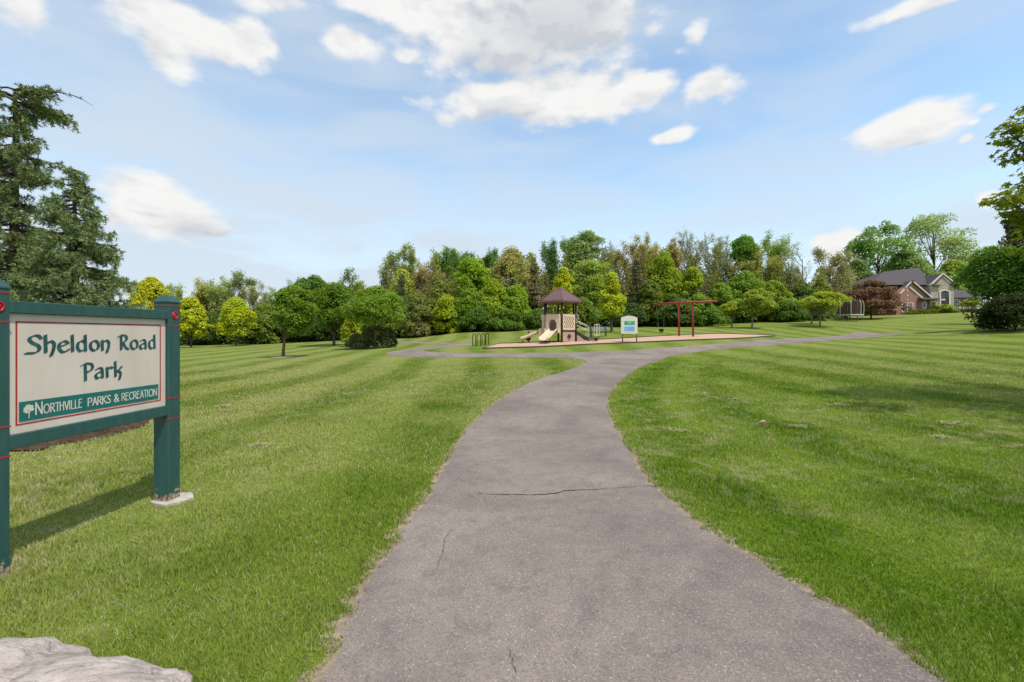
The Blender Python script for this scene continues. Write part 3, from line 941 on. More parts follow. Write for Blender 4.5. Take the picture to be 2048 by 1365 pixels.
b = BM(); b.box((SLN / 2, .055, (1.741 + .928) / 2), (SLN, .05, 1.741 - .928 - .002)); panel = b.build('panel', M_CREAM, sign)
PT = 1.735; yf = .030
ul, ur = u_of(30.5), u_of(321)
b = BM(); bw = .0095; zt, zb = PT - .046, PT - .752
for (xa, xb, za, zb_) in ((ul, ur, zt - bw, zt), (ul, ur, zb, zb + bw), (ul, ul + bw, zb + bw, zt - bw), (ur - bw, ur, zb + bw, zt - bw)):
    b.box(((xa + xb) / 2, yf - .001, (za + zb_) / 2), (xb - xa, .003, zb_ - za))
b.build('red_border', M_RED, panel)
b = BM(); xa, xb = u_of(37.4), u_of(316); b.box(((xa + xb) / 2, yf - .0015, PT - .663), (xb - xa, .004, .134)); b.build('banner', M_BANNER, panel)
for txt, pa, pb, top, bot in (('Sheldon', 46, 220, .142, .268), ('Road', 233, 311, .142, .268), ('Park', 159, 245, .362, .490)):
    polys, wd = set_text(txt, GL, .185, R(28), .045)
    xs_ = [q[0] for p in polys for q in p]; lo, hi = min(xs_), max(xs_)
    xa, xb = u_of(pa), u_of(pb); sx = (xb - xa) / (hi - lo)
    letters('lettering', polys, xa - lo * sx, PT - bot, sx, bot - top, yf - .002, M_LETTER, panel)
    hl = [[(x + .03, y - .035) for x, y in p] for p in polys]
for txt, pa, pb, bg in (('NORTHVILLE', 69, 163, 1.32), ('PARKS', 174, 220.5, None), ('&', 226.5, 237.5, None), ('RECREATION', 242, 313, None)):
    polys, wd = set_text(txt, CAPS, .14, R(10), .09, bg)
    xs_ = [q[0] for p in polys for q in p]; lo, hi = min(xs_), max(xs_)
    xa, xb = u_of(pa), u_of(pb); sx = (xb - xa) / (hi - lo)
    letters('lettering', polys, xa - lo * sx, PT - .697, sx, .062, yf - .004, M_LETTERL, panel)
b = BM()                                    # small tree emblem on the banner
ex0, ex1 = u_of(44.6), u_of(67.6); ew = ex1 - ex0; ez = PT - .715; k = 0
def blob(cx, cz, rx, rz_):
    global k
    k += 1
    b.face([(ex0 + (cx + rx * math.cos(t)) * ew, yf - .004 - k * 2e-5, ez + (cz + rz_ * math.sin(t)) * .098) for t in np.linspace(0, 2 * math.pi, 13)[:-1]][::-1])
for cc in ((.22, .55, .2, .13), (.45, .84, .26, .13), (.2, .72, .16, .1), (.72, .80, .2, .11), (.78, .60, .2, .12), (.5, .66, .2, .1), (.34, .44, .14, .08)): blob(*cc)
for p, q, w in (((.52, .0), (.54, .62), .045), ((.53, .3), (.3, .5), .03), ((.53, .35), (.74, .55), .03)):
    k += 1
    b.face([(ex0 + (p[0] - w) * ew, yf - .004 - k * 2e-5, ez + p[1] * .098), (ex0 + (p[0] + w) * ew, yf - .004 - k * 2e-5, ez + p[1] * .098),
            (ex0 + (q[0] + w) * ew, yf - .004 - k * 2e-5, ez + q[1] * .098), (ex0 + (q[0] - w) * ew, yf - .004 - k * 2e-5, ez + q[1] * .098)])
for f in b.b.faces:
    f.normal_update()
    if f.normal.y > 0: f.normal_flip()
b.build('tree_emblem', M_LETTERL, panel, recalc=False)
# concrete footing showing at the foot of the far post
b = BM(); rr = random.Random(4)
ang = [k / 14 * 2 * math.pi for k in range(14)]
b.prism([(SLN + .085 + math.cos(t) * (.17 + rr.uniform(-.03, .03)), .035 + math.sin(t) * (.17 + rr.uniform(-.03, .03))) for t in ang], .028)
ft = b.build('footing', M_CONCRETE, sign, (0, 0, -.005))

# ------------------------------------------------------------------ boulders
def boulder(loc, rad, seed, rz, label):
    rs = np.random.RandomState(seed)
    b = bmesh.new(); bmesh.ops.create_icosphere(b, subdivisions=5, radius=1.0)
    from mathutils import noise
    off = Vector(rs.rand(3) * 20)
    for v in b.verts:
        p = v.co.normalized()
        d = 1 + .22 * noise.noise(p * 1.3 + off) + .10 * noise.noise(p * 3 + off) + .05 * noise.noise(Vector((p.x * 4, p.y * 9, p.z * 12)) + off) + .02 * noise.noise(p * 16 + off)
        q = p * d
        q.z = math.copysign(abs(q.z) ** .8, q.z)
        v.co = Vector((q.x * rad[0], q.y * rad[1], q.z * rad[2]))
    for f in b.faces: f.smooth = True
    me = bpy.data.meshes.new('boulder'); b.to_mesh(me); b.free(); me.materials.append(M_STONE)
    o = obj_mesh('boulder', me, None, loc); o.rotation_euler = (0, 0, rz)
    tag(o, label, 'boulder', 'pale boulders in the grass')
boulder((-1.80, 1.83, .0), (.42, .30, .23), 8, .25, 'larger pinkish white boulder with grey streaks nearest the camera')
boulder((-2.38, 2.08, -.05), (.42, .24, .19), 15, -.1, 'smaller flat grey boulder half hidden behind the larger one')

# ------------------------------------------------------------------ playground structure
pb = proj(1120, 684.5); S = pb[1] / F
play = empty('play_structure', tuple(pb), 0, 'beige and brown playground tower with hexagonal brown roof, slides and steps', 'play structure')
LZ = lambda py: (684.5 - py) * S
LX = lambda px: (px - 1120) * S
RR = 29.4 * S / math.cos(R(30))
hexp = [(RR * math.cos(R(a)), RR * math.sin(R(a))) for a in (-90, -30, 30, 90, 150, 210)]
zb0 = -.25
for i, (x, y) in enumerate(hexp):
    b = BM(); b.tube([(x, y, zb0), (x, y, LZ(606))], .068, 14); b.build('post', M_BROWN, play)
    if i in (0, 1, 5):
        p = play.children[-1]
        b = BM()
        b.b.free()
        for z in (LZ(641), LZ(646)):
            if i: b = BM(); b.ball((x, y - .07, z), .035, 1); b.build('clamp', M_WHITE, p)
ez, az_ = LZ(608), LZ(575.5); ER = 40.5 * S / math.cos(R(30))
b = BM()
def ring(r, z): return [b.b.verts.new((r * math.cos(R(a)), r * math.sin(R(a)), z)) for a in (-90, -30, 30, 90, 150, 210)]
r0, r1, r2, r3, r4 = ring(ER * .95, ez - .02), ring(ER, ez + .05), ring(ER * .985, ez + .16), ring(ER * .16, az_ - .10), ring(ER * .10, az_ - .16)
b.b.faces.new(r0[::-1])
for A, B in ((r0, r1), (r1, r2), (r2, r3)):
    for i in range(6): b.b.faces.new((A[i], A[(i + 1) % 6], B[(i + 1) % 6], B[i]))
b.b.faces.new(r3)
for v in r4: b.b.verts.remove(v)
roof = b.build('roof', M_ROOFBR, play)
b = BM()
for i in range(6):
    a = R((-90, -30, 30, 90, 150, 210)[i])
    b.tube([(ER * .985 * math.cos(a), ER * .985 * math.sin(a), ez + .165), (ER * .16 * math.cos(a), ER * .16 * math.sin(a), az_ - .095)], .022, 6)
b.build('ridge_seam', M_ROOFBR, roof)
b = BM(); b.tube([(0, 0, az_ - .16), (0, 0, az_ - .06), (0, 0, az_)], [ER * .21, ER * .17, ER * .05], 6); b.build('roof_cap', M_ROOFBR, roof)
DZ = LZ(662)
b = BM(); b.prism([(x * .97, y * .97) for x, y in hexp], .10, Matrix.Translation((0, 0, DZ - .10))); b.build('deck', M_DECK, play)
def face_frame(i, out=0.0):
    """frame of hexagon side i: x along the side, y outwards, z up"""
    a, c = Vector(hexp[i]), Vector(hexp[(i + 1) % 6])
    m = (a + c) / 2; t = (c - a).normalized(); nrm = m.normalized()
    M = Matrix(((t.x, nrm.x, 0, m.x + nrm.x * out), (t.y, nrm.y, 0, m.y + nrm.y * out), (0, 0, 1, 0), (0, 0, 0, 1)))
    return M, (c - a).length
def fbox(b, M, c, size, ry=0.0, bev=0.0):
    m = M @ Matrix.Translation(c) @ Matrix.Rotation(ry, 4, 'Y') @ Matrix.Diagonal((*size, 1))
    r = bmesh.ops.create_cube(b.b, size=1.0, matrix=m)
    if bev: bmesh.ops.bevel(b.b, geom=list({e for v in r['verts'] for e in v.link_edges}), offset=bev, segments=1, affect='EDGES', profile=.5)
# side 0 runs front post -> right front post: slotted panel above, panel with dome below
M0, w0 = face_frame(0)
pw = w0 - .16
b = BM(); z0_, z1_ = LZ(660.8), LZ(630.6)
fbox(b, M0, (0, 0, (z0_ + z1_) / 2), (pw, .05, z1_ - z0_), bev=.012); pan = b.build('slotted_panel', M_BEIGE, play)
b = BM(); hh = z1_ - z0_
for k in range(7):
    t = -.74 + k * .168
    x0, x1 = (t) * pw, (t + .42) * pw
    za, zb_ = z1_ - .12 * hh, z0_ + .12 * hh
    lo, hi = -.40 * pw, .40 * pw
    if x1 <= lo + .02 or x0 >= hi: continue
    if x0 < lo: za = za + (zb_ - za) * (lo - x0) / (x1 - x0); x0 = lo
    if x1 > hi: zb_ = zb_ - (zb_ - za) * (x1 - hi) / (x1 - x0); x1 = hi
    v = Vector((x1 - x0, 0, zb_ - za)); L = v.length
    m = M0 @ Matrix.Translation(((x0 + x1) / 2, .026, (za + zb_) / 2)) @ Matrix.Rotation(math.atan2(-v.z, v.x), 4, 'Y') @ Matrix.Diagonal((L, .006, .05, 1))
    bmesh.ops.create_cube(b.b, size=1.0, matrix=m)
b.build('slot', M_DARKSLOT, pan)
b = BM(); z0_, z1_ = LZ(683.5), LZ(663.6)
fbox(b, M0, (0, -.03, (z0_ + z1_) / 2), (pw, .04, z1_ - z0_), bev=.01); lp = b.build('lower_panel', M_MAUVE, play)
b = BM(); c = M0 @ Vector((.02, .0, LZ(672.5))); nrm = (M0 @ Vector((0, 1, 0)) - M0 @ Vector((0, 0, 0)))
b.ball(c, .145, 3); b.build('dome_window', M_BUBBLE, lp)
b = BM(); b.tube([M0 @ Vector((.02 + .155 * math.cos(t), .0, LZ(672.5) + .155 * math.sin(t))) for t in np.linspace(0, 2 * math.pi, 25)[:-1]], .02, 6, closed=True); b.build('dome_rim', M_MAUVE, lp)
b = BM(); fbox(b, M0, (0, 0, LZ(662.2)), (pw, .07, .05)); b.build('deck_edge', M_BROWN, play)
# slides: hood with round opening + bedway
def slide(i, length, skew=0.0):
    M, w = face_frame(i)
    w = w - .15
    zt, zb_ = LZ(630.5), DZ - .10
    # hood: front plate with arched hole, projecting side wings
    hood = BM(); hw = w / 2; hz0 = DZ; rO = .30; zc = hz0 + .42
    N = 18
    arch = [(rO * math.cos(t), zc + rO * 1.12 * math.sin(t)) for t in np.linspace(0, math.pi, N)]
    arch = [(rO, hz0)] + arch + [(-rO, hz0)]
    outer = [(hw, hz0)]
    for x, z in arch[1:-1]:
        d = Vector((x, z - zc)); 
        s_ = min(hw / max(abs(d.x), 1e-4), (zt - zc) / max(d.y, 1e-4))
        outer.append((d.x * s_, zc + d.y * s_))
    outer.append((-hw, hz0))
    for yy in (.06, .0):
        pass
    def V(p, y): return hood.b.verts.new(M @ Vector((p[0], y, p[1])))
    fa = [V(p, .30 if abs(p[0]) < hw * .999 else .22) for p in outer]; fi = [V(p, .24) for p in arch]; ba = [V(p, -.03) for p in outer]; bi = [V(p, -.03) for p in arch]
    for k in range(len(arch) - 1):
        hood.b.faces.new((fa[k], fa[k + 1], fi[k + 1], fi[k])); hood.b.faces.new((ba[k + 1], ba[k], bi[k], bi[k + 1]))
        hood.b.faces.new((fi[k], fi[k + 1], bi[k + 1], bi[k])); hood.b.faces.new((fa[k + 1], fa[k], ba[k], ba[k + 1]))
    fbox(hood, M, (hw - .02, .24, (DZ - .1 + DZ + .1) / 2), (.06, .42, .30)); fbox(hood, M, (-hw + .02, .24, DZ), (.06, .42, .30))
    root = hood.build('slide_hood', M_BEIGE, play)
    bed = BM()
    n = 18; prof = []
    zend = .16
    for k in range(n + 1):
        t = k / n; y = .0 + t * length
        e = t * t * (3 - 2 * t)
        z = DZ + .02 + (zend - DZ) * (.55 * e + .45 * t)
        if t > .86: z = max(z, zend)
        prof.append((y, z, skew * t))
    rows = []
    for (y, z, sx) in prof:
        hw2 = .27 + .03 * (y / length)
        cs = [(-hw2 - .06, z + .10), (-hw2 - .04, z + .17), (-hw2, z + .17), (-hw2 + .06, z + .01), (0, z - .015), (hw2 - .06, z + .01), (hw2, z + .17), (hw2 + .04, z + .17), (hw2 + .06, z + .10),
              (hw2 + .02, z - .04), (0, z - .07), (-hw2 - .02, z - .04)]
        rows.append([bed.b.verts.new(M @ Vector((x + sx, y, zz))) for x, zz in cs])
    for A, B in zip(rows[:-1], rows[1:]):
        for k in range(12):
            f = bed.b.faces.new((A[k], A[(k + 1) % 12], B[(k + 1) % 12], B[k])); f.smooth = True
    bed.b.faces.new(rows[0]); bed.b.faces.new(rows[-1][::-1])
    o = bed.build('slide', M_BEIGE, play)
    for t in (.72, .93):
        kk = int(t * n); y, z, sx = prof[kk]
        for s_ in (-.2, .2):
            lg = BM(); lg.tube([M @ Vector((sx + s_, y, -.3)), M @ Vector((sx + s_, y, z - .04))], .03, 8); lg.build('support', M_BROWN, o)
slide(5, 1.55, -.05)
slide(4, 1.75, .0)
b = BM(); M3, w3 = face_frame(2); fbox(b, M3, (0, 0, (LZ(660.8) + LZ(632)) / 2), (w3 - .16, .05, LZ(632) - LZ(660.8)), bev=.012); b.build('rear_panel', M_MAUVE, play)
b = BM(); M3, w3 = face_frame(3); fbox(b, M3, (0, 0, (LZ(660.8) + LZ(640)) / 2), (w3 - .16, .05, LZ(640) - LZ(660.8)), bev=.012); b.build('rear_panel', M_MAUVE, play)
# steps on the right side, with rails and a low transfer platform
xr = hexp[1][0]
px2 = lambda px: (px - 1120) * S
b = BM()
nst = 4; xa, xb = xr + .08, px2(1170)
for k in range(nst):
    t = (k + .5) / nst
    b.box((xa + (xb - xa) * t, 0, DZ * (1 - (k + 1) / (nst + 1.2))), ((xb - xa) / nst + .05, .78, .09))
b.bar((xa, -.40, DZ - .12), (xb + .12, -.40, .22), .05, .20); b.bar((xa, .40, DZ - .12), (xb + .12, .40, .22), .05, .20)
b.build('steps', M_DECK, play)
b = BM(); b.box(((px2(1167) + px2(1196)) / 2, 0, .27), (px2(1196) - px2(1167), .84, .08), bev=.01)
for sx in (px2(1174), px2(1192)):
    for sy in (-.3, .3): b.box((sx, sy, .0), (.09, .09, .5))
b.build('transfer_platform', M_DECK, play)
for sy in (-.44, .44):
    b = BM()
    b.tube(catmull([(px2(1151.6), sy, LZ(651)), (px2(1151.6), sy, LZ(632)), (px2(1152.6), sy, LZ(630.2)), (px2(1154), sy, LZ(632)), (px2(1154.4), sy, LZ(640))], 5), .022, 8)
    b.tube(catmull([(px2(1151.6), sy, LZ(642.5)), (px2(1160), sy, LZ(646)), (px2(1171), sy, LZ(651)), (px2(1173.8), sy, LZ(654)), (px2(1174), sy, LZ(662)), (px2(1174), sy, LZ(675))], 6), .022, 8)
    b.tube([(px2(1151.6), sy, LZ(651)), (px2(1171), sy, LZ(659.5)), (px2(1174), sy, LZ(660))], .022, 8)
    b.build('handrail', M_TANPIPE, play)
    b = BM(); y2 = sy
    b.tube(catmull([(px2(1190.8), y2, LZ(676)), (px2(1190.8), y2, LZ(652)), (px2(1192.2), y2, LZ(649.6)), (px2(1195), y2, LZ(649.6)), (px2(1196.4), y2, LZ(652)), (px2(1196.4), y2, LZ(669)), (px2(1195.4), y2, LZ(671)), (px2(1191), y2, LZ(671.3))], 5), .022, 8)
    b.build('grab_loop', M_TANPIPE, play)
b = BM()
pr = [(px2(1151.8), LZ(670)), (px2(1157), LZ(673)), (px2(1166), LZ(680)), (px2(1172), LZ(681)), (px2(1172), LZ(683.5)), (px2(1151.8), LZ(683.5))]
b.prism(pr, .05, Matrix(((1, 0, 0, 0), (0, 0, -1, -.52), (0, 1, 0, 0), (0, 0, 0, 1)))); b.build('step_skirt', M_MAUVE, play)

# ------------------------------------------------------------------ child in blue at the far slide
def skin_body(name, joints, edges, mat, parent=None, loc=None, root=0, sub=2):
    me = bpy.data.meshes.new(name)
    me.from_pydata([j[0] for j in joints], edges, [])
    o = obj_mesh(name, me, parent, loc)
    sk = o.modifiers.new('skin', 'SKIN'); sk.use_smooth_shade = True
    for i, j in enumerate(joints):
        v = me.skin_vertices[0].data[i]; v.radius = (j[1], j[1]); v.use_root = (i == root)
    sb = o.modifiers.new('sub', 'SUBSURF'); sb.levels = sub; sb.render_levels = sub
    me.materials.append(mat)
    dg = bpy.context.evaluated_depsgraph_get(); dg.update()
    nm = bpy.data.meshes.new_from_object(o.evaluated_get(dg))
    o.modifiers.clear(); o.data = nm; nm.name = name
    nm.materials.clear(); nm.materials.append(mat)
    return o
cx_ = px2(1058.5); cy_ = pb[1] + 1.35
child = empty('person', (pb[0] + cx_ * (cy_ / pb[1]), cy_, gz(pb[0] + cx_, cy_)), R(20),
              'small blond child in a blue top crouching behind the lower slide', 'person')
child.scale = (.86, .86, .86)
J = [((0, 0, .34), .105), ((.02, 0, .50), .115), ((.06, 0, .62), .115), ((.09, 0, .70), .05), ((.11, 0, .76), .05),
     ((.12, 0, .84), .09), ((.13, 0, .93), .085),
     ((.06, -.13, .63), .055), ((.2, -.17, .52), .042), ((.36, -.13, .50), .034), ((.42, -.12, .50), .035),
     ((.06, .13, .63), .055), ((.2, .17, .52), .042), ((.36, .13, .50), .034), ((.42, .12, .50), .035),
     ((.02, -.10, .30), .085), ((.24, -.12, .36), .07), ((.08, -.11, .08), .05), ((.18, -.11, .03), .045),
     ((.02, .10, .30), .085), ((.24, .12, .36), .07), ((.08, .11, .08), .05), ((.18, .11, .03), .045)]
E = [(0, 1), (1, 2), (2, 3), (3, 4), (4, 5), (5, 6), (2, 7), (7, 8), (8, 9), (9, 10), (2, 11), (11, 12), (12, 13), (13, 14), (0, 15), (15, 16), (16, 17), (17, 18), (0, 19), (19, 20), (20, 21), (21, 22)]
skin_body('body', J, E, M_SKIN, child)
T = [((0, 0, .36), .125), ((.02, 0, .50), .132), ((.06, 0, .62), .130), ((.08, 0, .675), .075), ((.06, -.14, .63), .07), ((.17, -.175, .54), .06), ((.06, .14, .63), .07), ((.17, .175, .54), .06)]
skin_body('shirt', T, [(0, 1), (1, 2), (2, 3), (2, 4), (4, 5), (2, 6), (6, 7)], M_BLUE, child)
T = [((0, 0, .33), .125), ((.02, -.10, .30), .10), ((.25, -.125, .365), .085), ((.10, -.115, .12), .06), ((.02, .10, .30), .10), ((.25, .125, .365), .085), ((.10, .115, .12), .06)]
skin_body('trousers', T, [(0, 1), (1, 2), (2, 3), (0, 4), (4, 5), (5, 6)], M_NAVY, child)
b = BM(); b.ball((.105, 0, .935), .105, 3, (1, .98, .82)); b.ball((.06, 0, .88), .085, 2, (.8, 1, 1)); b.build('hair', M_HAIR, child)
for sy in (-.03, .03):
    b = BM(); b.ball((.205, sy, .885), .012, 1); b.build('eye', M_NAVY, child)
b = BM(); b.ball((.215, 0, .862), .014, 1); b.build('nose', M_SKIN, child)
for sy in (-1, 1):
    b = BM()
    for k in range(5):
        y0 = sy * .12 + (k - 2) * .012; L = (.035, .05, .055, .05, .04)[k]
        b.tube([(.43, y0, .505), (.43 + L * .6, y0 + (k - 2) * .003, .505), (.43 + L, y0 + (k - 2) * .003, .49)], [.008, .0075, .006], 6)
    b.build('hand', M_SKIN, child)

# ------------------------------------------------------------------ information board
kb = proj(1259, 686.2); S2 = kb[1] / F
kio = empty('information_board', tuple(kb), 0, 'cream information board with arched top on two dark legs by the wood chips', 'notice board')
kx = lambda px: (px - 1259) * S2
kz = lambda py: (686.2 - py) * S2
x0, x1 = kx(1241.8), kx(1274.6)
poly = [(x0, kz(668.3)), (x1, kz(668.3))] + [(x1 + (x0 - x1) * t, kz(636) + (kz(632) - kz(636)) * (1 - (2 * t - 1) ** 2)) for t in np.linspace(0, 1, 15)]
b = BM(); b.prism(poly, .10, Matrix(((1, 0, 0, 0), (0, 0, -1, .05), (0, 1, 0, 0), (0, 0, 0, 1))))
bmesh.ops.bevel(b.b, geom=[e for e in b.b.edges], offset=.012, segments=1, affect='EDGES', profile=.5)
kp = b.build('panel', M_KIOSK, kio)
b = BM(); b.box(((kx(1247.6) + kx(1269.6)) / 2, -.054, (kz(641.3) + kz(664.2)) / 2), (kx(1269.6) - kx(1247.6), .008, kz(641.3) - kz(664.2))); inn = b.build('poster_frame', M_KIOSKIN, kp)
b = BM(); b.box(((kx(1248.2) + kx(1269)) / 2, -.060, (kz(642) + kz(650.9)) / 2), (kx(1269) - kx(1248.2), .006, kz(642) - kz(650.9))); b.build('green_poster', M_KGREEN, kp)
b = BM()
for i, (a_, c_, y_) in enumerate(((1252, 1265.5, 644.1), (1255, 1262, 646.2), (1256, 1261, 648.3))): b.box(((kx(a_) + kx(c_)) / 2, -.065, kz(y_)), (kx(c_) - kx(a_), .004, .028))
b.build('poster_lettering', M_KTEXT, kp)
b = BM(); b.box(((kx(1248.2) + kx(1269)) / 2, -.060, (kz(653.2) + kz(662.8)) / 2), (kx(1269) - kx(1248.2), .006, kz(653.2) - kz(662.8))); b.build('blue_poster', M_KBLUE, kp)
b = BM()
for i in range(4):
    a_ = 1249.5 + i * 1.5; b.box((kx(a_), -.065, kz(658.4)), (.022, .004, .24))
b.build('poster_lettering', M_KTEXTB, kp)
for px in (1245.1, 1273.2):
    b = BM(); b.tube([(kx(px), 0, -.3), (kx(px), 0, kz(668.2))], .036, 10); b.build('leg', M_BROWN, kio)

# ------------------------------------------------------------------ swing frame and swing
wb = proj(1372, 674); S3 = wb[1] / F
sw = empty('swing_frame', tuple(wb), 0, 'red steel T shaped swing frame with two posts on the wood chips', 'swing frame')
wx = lambda px, y=0.0: (px - 1372) * S3 + y * (px - CX) / F
wz = lambda py, y=0.0: (674 - py) * S3 + (HY - py) / F * y
yl, yr = .045 * wb[1], -.045 * wb[1]
def yat(px): return yl + (yr - yl) * (px - 1306) / 128.0
for px in (1357.6, 1385.6):
    y = yat(px)
    b = BM(); b.tube([(wx(px + .6, y), y, -.35), (wx(px, y), y, wz(605.5, y))], .070, 14); b.build('post', M_SWRED, sw)
b = BM(); b.tube([(wx(1306, yl), yl, wz(608.7, yl)), (wx(1434, yr), yr, wz(602.8, yr))], .074, 14)
for px in (1311.8, 1329, 1402, 1430):
    y = yat(px); b.box((wx(px, y), y, wz(608.7 - (px - 1306) * .046, y) - .08), (.05, .05, .07))
b.build('beam', M_SWRED, sw)
b = BM(); b.tube([(wx(1357.6, yat(1357.6)), yat(1357.6), wz(622.6)), (wx(1385.6, yat(1385.6)), yat(1385.6), wz(621.6))], .022, 8); b.build('cross_bar', M_SWRED, sw)
yc_ = yat(1320); sx0, sz0 = wx(1322.6, yc_), wz(662, yc_)
swing = empty('toddler_swing', (wb[0] + sx0, wb[1] + yc_, wb[2] + sz0), 0, 'black bucket toddler swing hanging on chains from the red beam', 'swing')
b = BM()
rows = []
for z, r in ((-.15, .05), (-.13, .11), (-.05, .155), (.06, .17), (.13, .175)):
    rows.append([b.b.verts.new((r * math.cos(t), r * .8 * math.sin(t), z)) for t in np.linspace(0, 2 * math.pi, 17)[:-1]])
for i, (A, B) in enumerate(zip(rows[:-1], rows[1:])):
    for k in range(16):
        if i == 1 and k in (2, 4, 10, 12): continue     # leg holes front and back
        b.b.faces.new((A[k], A[(k + 1) % 16], B[(k + 1) % 16], B[k]))
b.b.faces.new(rows[0][::-1])
b.tube([(.175 * math.cos(t), .14 * math.sin(t), .13) for t in np.linspace(0, 2 * math.pi, 17)[:-1]], .022, 6, closed=True)
b.build('seat', M_RUBBER, swing)
zb_ = wz(608.4, yc_) - sz0 - .06
for s_, px in ((-1, 1311.8), (1, 1329)):
    b = BM(); y = yat(px); p0 = Vector((s_ * .17, 0, .13)); p1 = Vector((wx(px, y) - sx0, y - yc_, wz(608.4, y) - sz0 - .05))
    n = 34
    for k in range(n):
        a_, c_ = p0.lerp(p1, k / n), p0.lerp(p1, (k + .8) / n)
        b.bar(a_, c_, .016 if k % 2 else .006, .006 if k % 2 else .016)
    b.build('chain', M_CHAIN, swing)

# ------------------------------------------------------------------ bike rack
br = proj(961, 691.8); S4 = br[1] / F
rack = empty('bike_rack', tuple(br), 0, 'black bike rack of four narrow upright hoops beside the playground', 'bike rack')
for (xa, xb, yt, yb) in ((946.3, 952.4, 671.5, 693.0), (954.6, 961.3, 671.2, 692.3), (963.7, 969.4, 670.9, 691.2), (970.8, 976.4, 670.3, 690.2)):
    b = BM(); g = [(x - 961) * S4 for x in (xa, xb)]; yy = (691.8 - yb) * .35; zt = .83
    r = (g[1] - g[0]) / 2; cxh = (g[0] + g[1]) / 2
    zg = gz(br[0] + cxh, br[1] + yy) - br[2]
    path_ = [(g[0], yy, zg - .15), (g[0], yy, zg + zt - r)] + [(cxh - r * math.cos(t), yy, zg + zt - r + r * math.sin(t)) for t in np.linspace(0, math.pi, 10)[1:-1]] + [(g[1], yy, zg + zt - r), (g[1], yy, zg - .15)]
    b.tube(path_, .027, 8); b.build('hoop', M_BLACKST, rack)

# ------------------------------------------------------------------ bench behind the playground
bb = proj(1197, 673.5); S5 = bb[1] / F
bench = empty('park_bench', tuple(bb), R(3), 'grey green slatted park bench with dark legs behind the playground steps', 'bench')
W = 40 * S5
b = BM()
for k in range(4): b.box((0, -.18 + k * .115, .45), (W, .09, .035))
b.build('seat', M_BENCH, bench)
b = BM()
for k in range(3): b.box((0, .24 + k * .02, .56 + k * .115), (W, .03, .085), rx=R(-10))
b.build('backrest', M_BENCH, bench)
for sx in (-1, 1):
    b = BM(); x = sx * (W / 2 - .22)
    b.bar((x, -.18, -.1), (x, -.16, .43), .06, .05); b.bar((x, .2, -.1), (x, .27, .86), .06, .05); b.bar((x, -.2, .42), (x, .24, .42), .05, .05); b.bar((x, -.16, .64), (x, .25, .64), .05, .04)
    b.bar((x, -.16, .43), (x, -.16, .64), .05, .04)
    b.build('leg', M_BLACKST, bench)

# ------------------------------------------------------------------ small things lying about
p = proj(1549, 669.2)
b = BM(); rr = random.Random(2)
b.prism([(math.cos(t) * .13 * rr.uniform(.8, 1.1), math.sin(t) * .4 * rr.uniform(.8, 1.1)) for t in np.linspace(0, 2 * math.pi, 10)[:-1]], .07)
tag(b.build('white_stone', M_WHITE, None, tuple(p)), 'small flat white stone on the lawn beyond the wood chips', 'stone')
p = proj(1525, 852)
M_LEAFDRY = simple('dry_leaf', (.52, .33, .20), (.36, .2, .11), 14, .8)
b = BM()
L = [(-.09, 0, .05), (-.05, -.03, .08), (0, -.045, .10), (.05, -.035, .09), (.10, 0, .04), (.05, .04, .07), (0, .05, .08), (-.05, .035, .06)]
vs = [b.b.verts.new(v) for v in L]; c0 = b.b.verts.new((0, 0, .115)); c1 = b.b.verts.new((.01, -.02, .02))
for i in range(8):
    b.b.faces.new((vs[i], vs[(i + 1) % 8], c0)); b.b.faces.new((vs[(i + 1) % 8], vs[i], c1))
tag(b.build('dry_leaf', M_LEAFDRY, None, (p[0], p[1], p[2] - .01)), 'curled tan dry leaf lying on the mown lawn right of the path', 'leaf')

# ------------------------------------------------------------------ house
HD = 95.0; HS = HD / F / 10.78         # metres per pixel of the enlarged view of the house
hx0 = (1770 - CX) / F * HD
hz = gz(hx0 + 9, HD)
hz = EYE + (HY - (530 + 1060 / 10.78)) / F * HD
house = empty('brick_house', (hx0, HD, hz), 0, 'large brick and stone house with dark hipped roof behind the lawn', 'house')
HK = .868
ax = lambda x, y=0.0: x * HS + HK * y
zz = lambda y: (1060 - y) * HS
def gable_wall(b, x0, x1, xm, ze0, ze1, za, y, dep, zbot=-1.5):
    x0, x1, xm = x0 + HK * min(y, 0), x1 + HK * min(y, 0), xm + HK * min(y, 0)
    poly = [(x0, zbot), (x1, zbot), (x1, ze1), (xm, za), (x0, ze0)]
    b.prism(poly, dep, Matrix(((1, 0, 0, 0), (0, 0, 1, y), (0, 1, 0, 0), (0, 0, 0, 1))))
# brick walls
b = BM()
gable_wall(b, ax(190), ax(1000), ax(590), zz(740), zz(712), zz(360), 0, 9)
wall = b.build('garage_wall', M_BRICK, house)
b = BM(); gable_wall(b, ax(175), ax(665), ax(485), zz(772), zz(640), zz(492), -1.6, 1.6); b.build('gable_wall', M_BRICK, house)
b = BM(); b.box((ax(840), 6, zz(440) / 2 - .7), (ax(1010) - ax(600), 9, zz(440) + 1.4)); b.box((ax(150), 7.5, zz(620) / 2 - .7), (ax(900), 7, zz(620) + 1.4)); b.build('main_wall', M_BRICK, house)
b = BM(); gable_wall(b, ax(975), ax(1480), ax(1245), zz(440), zz(430), zz(205), -.4, .5); b.box(((ax(985) + ax(1470)) / 2, 3.9, zz(470) / 2 - .7), (ax(1470) - ax(985), 7.6, zz(470) + 1.4)); b.build('entry_wall', M_FSTONE, house)
b = BM(); b.box(((ax(1480) + ax(2000)) / 2, 4.5, zz(700) / 2 - .7), (ax(2000) - ax(1482), 8, zz(700) + 1.4)); b.build('wing_wall', M_BRICK, house)
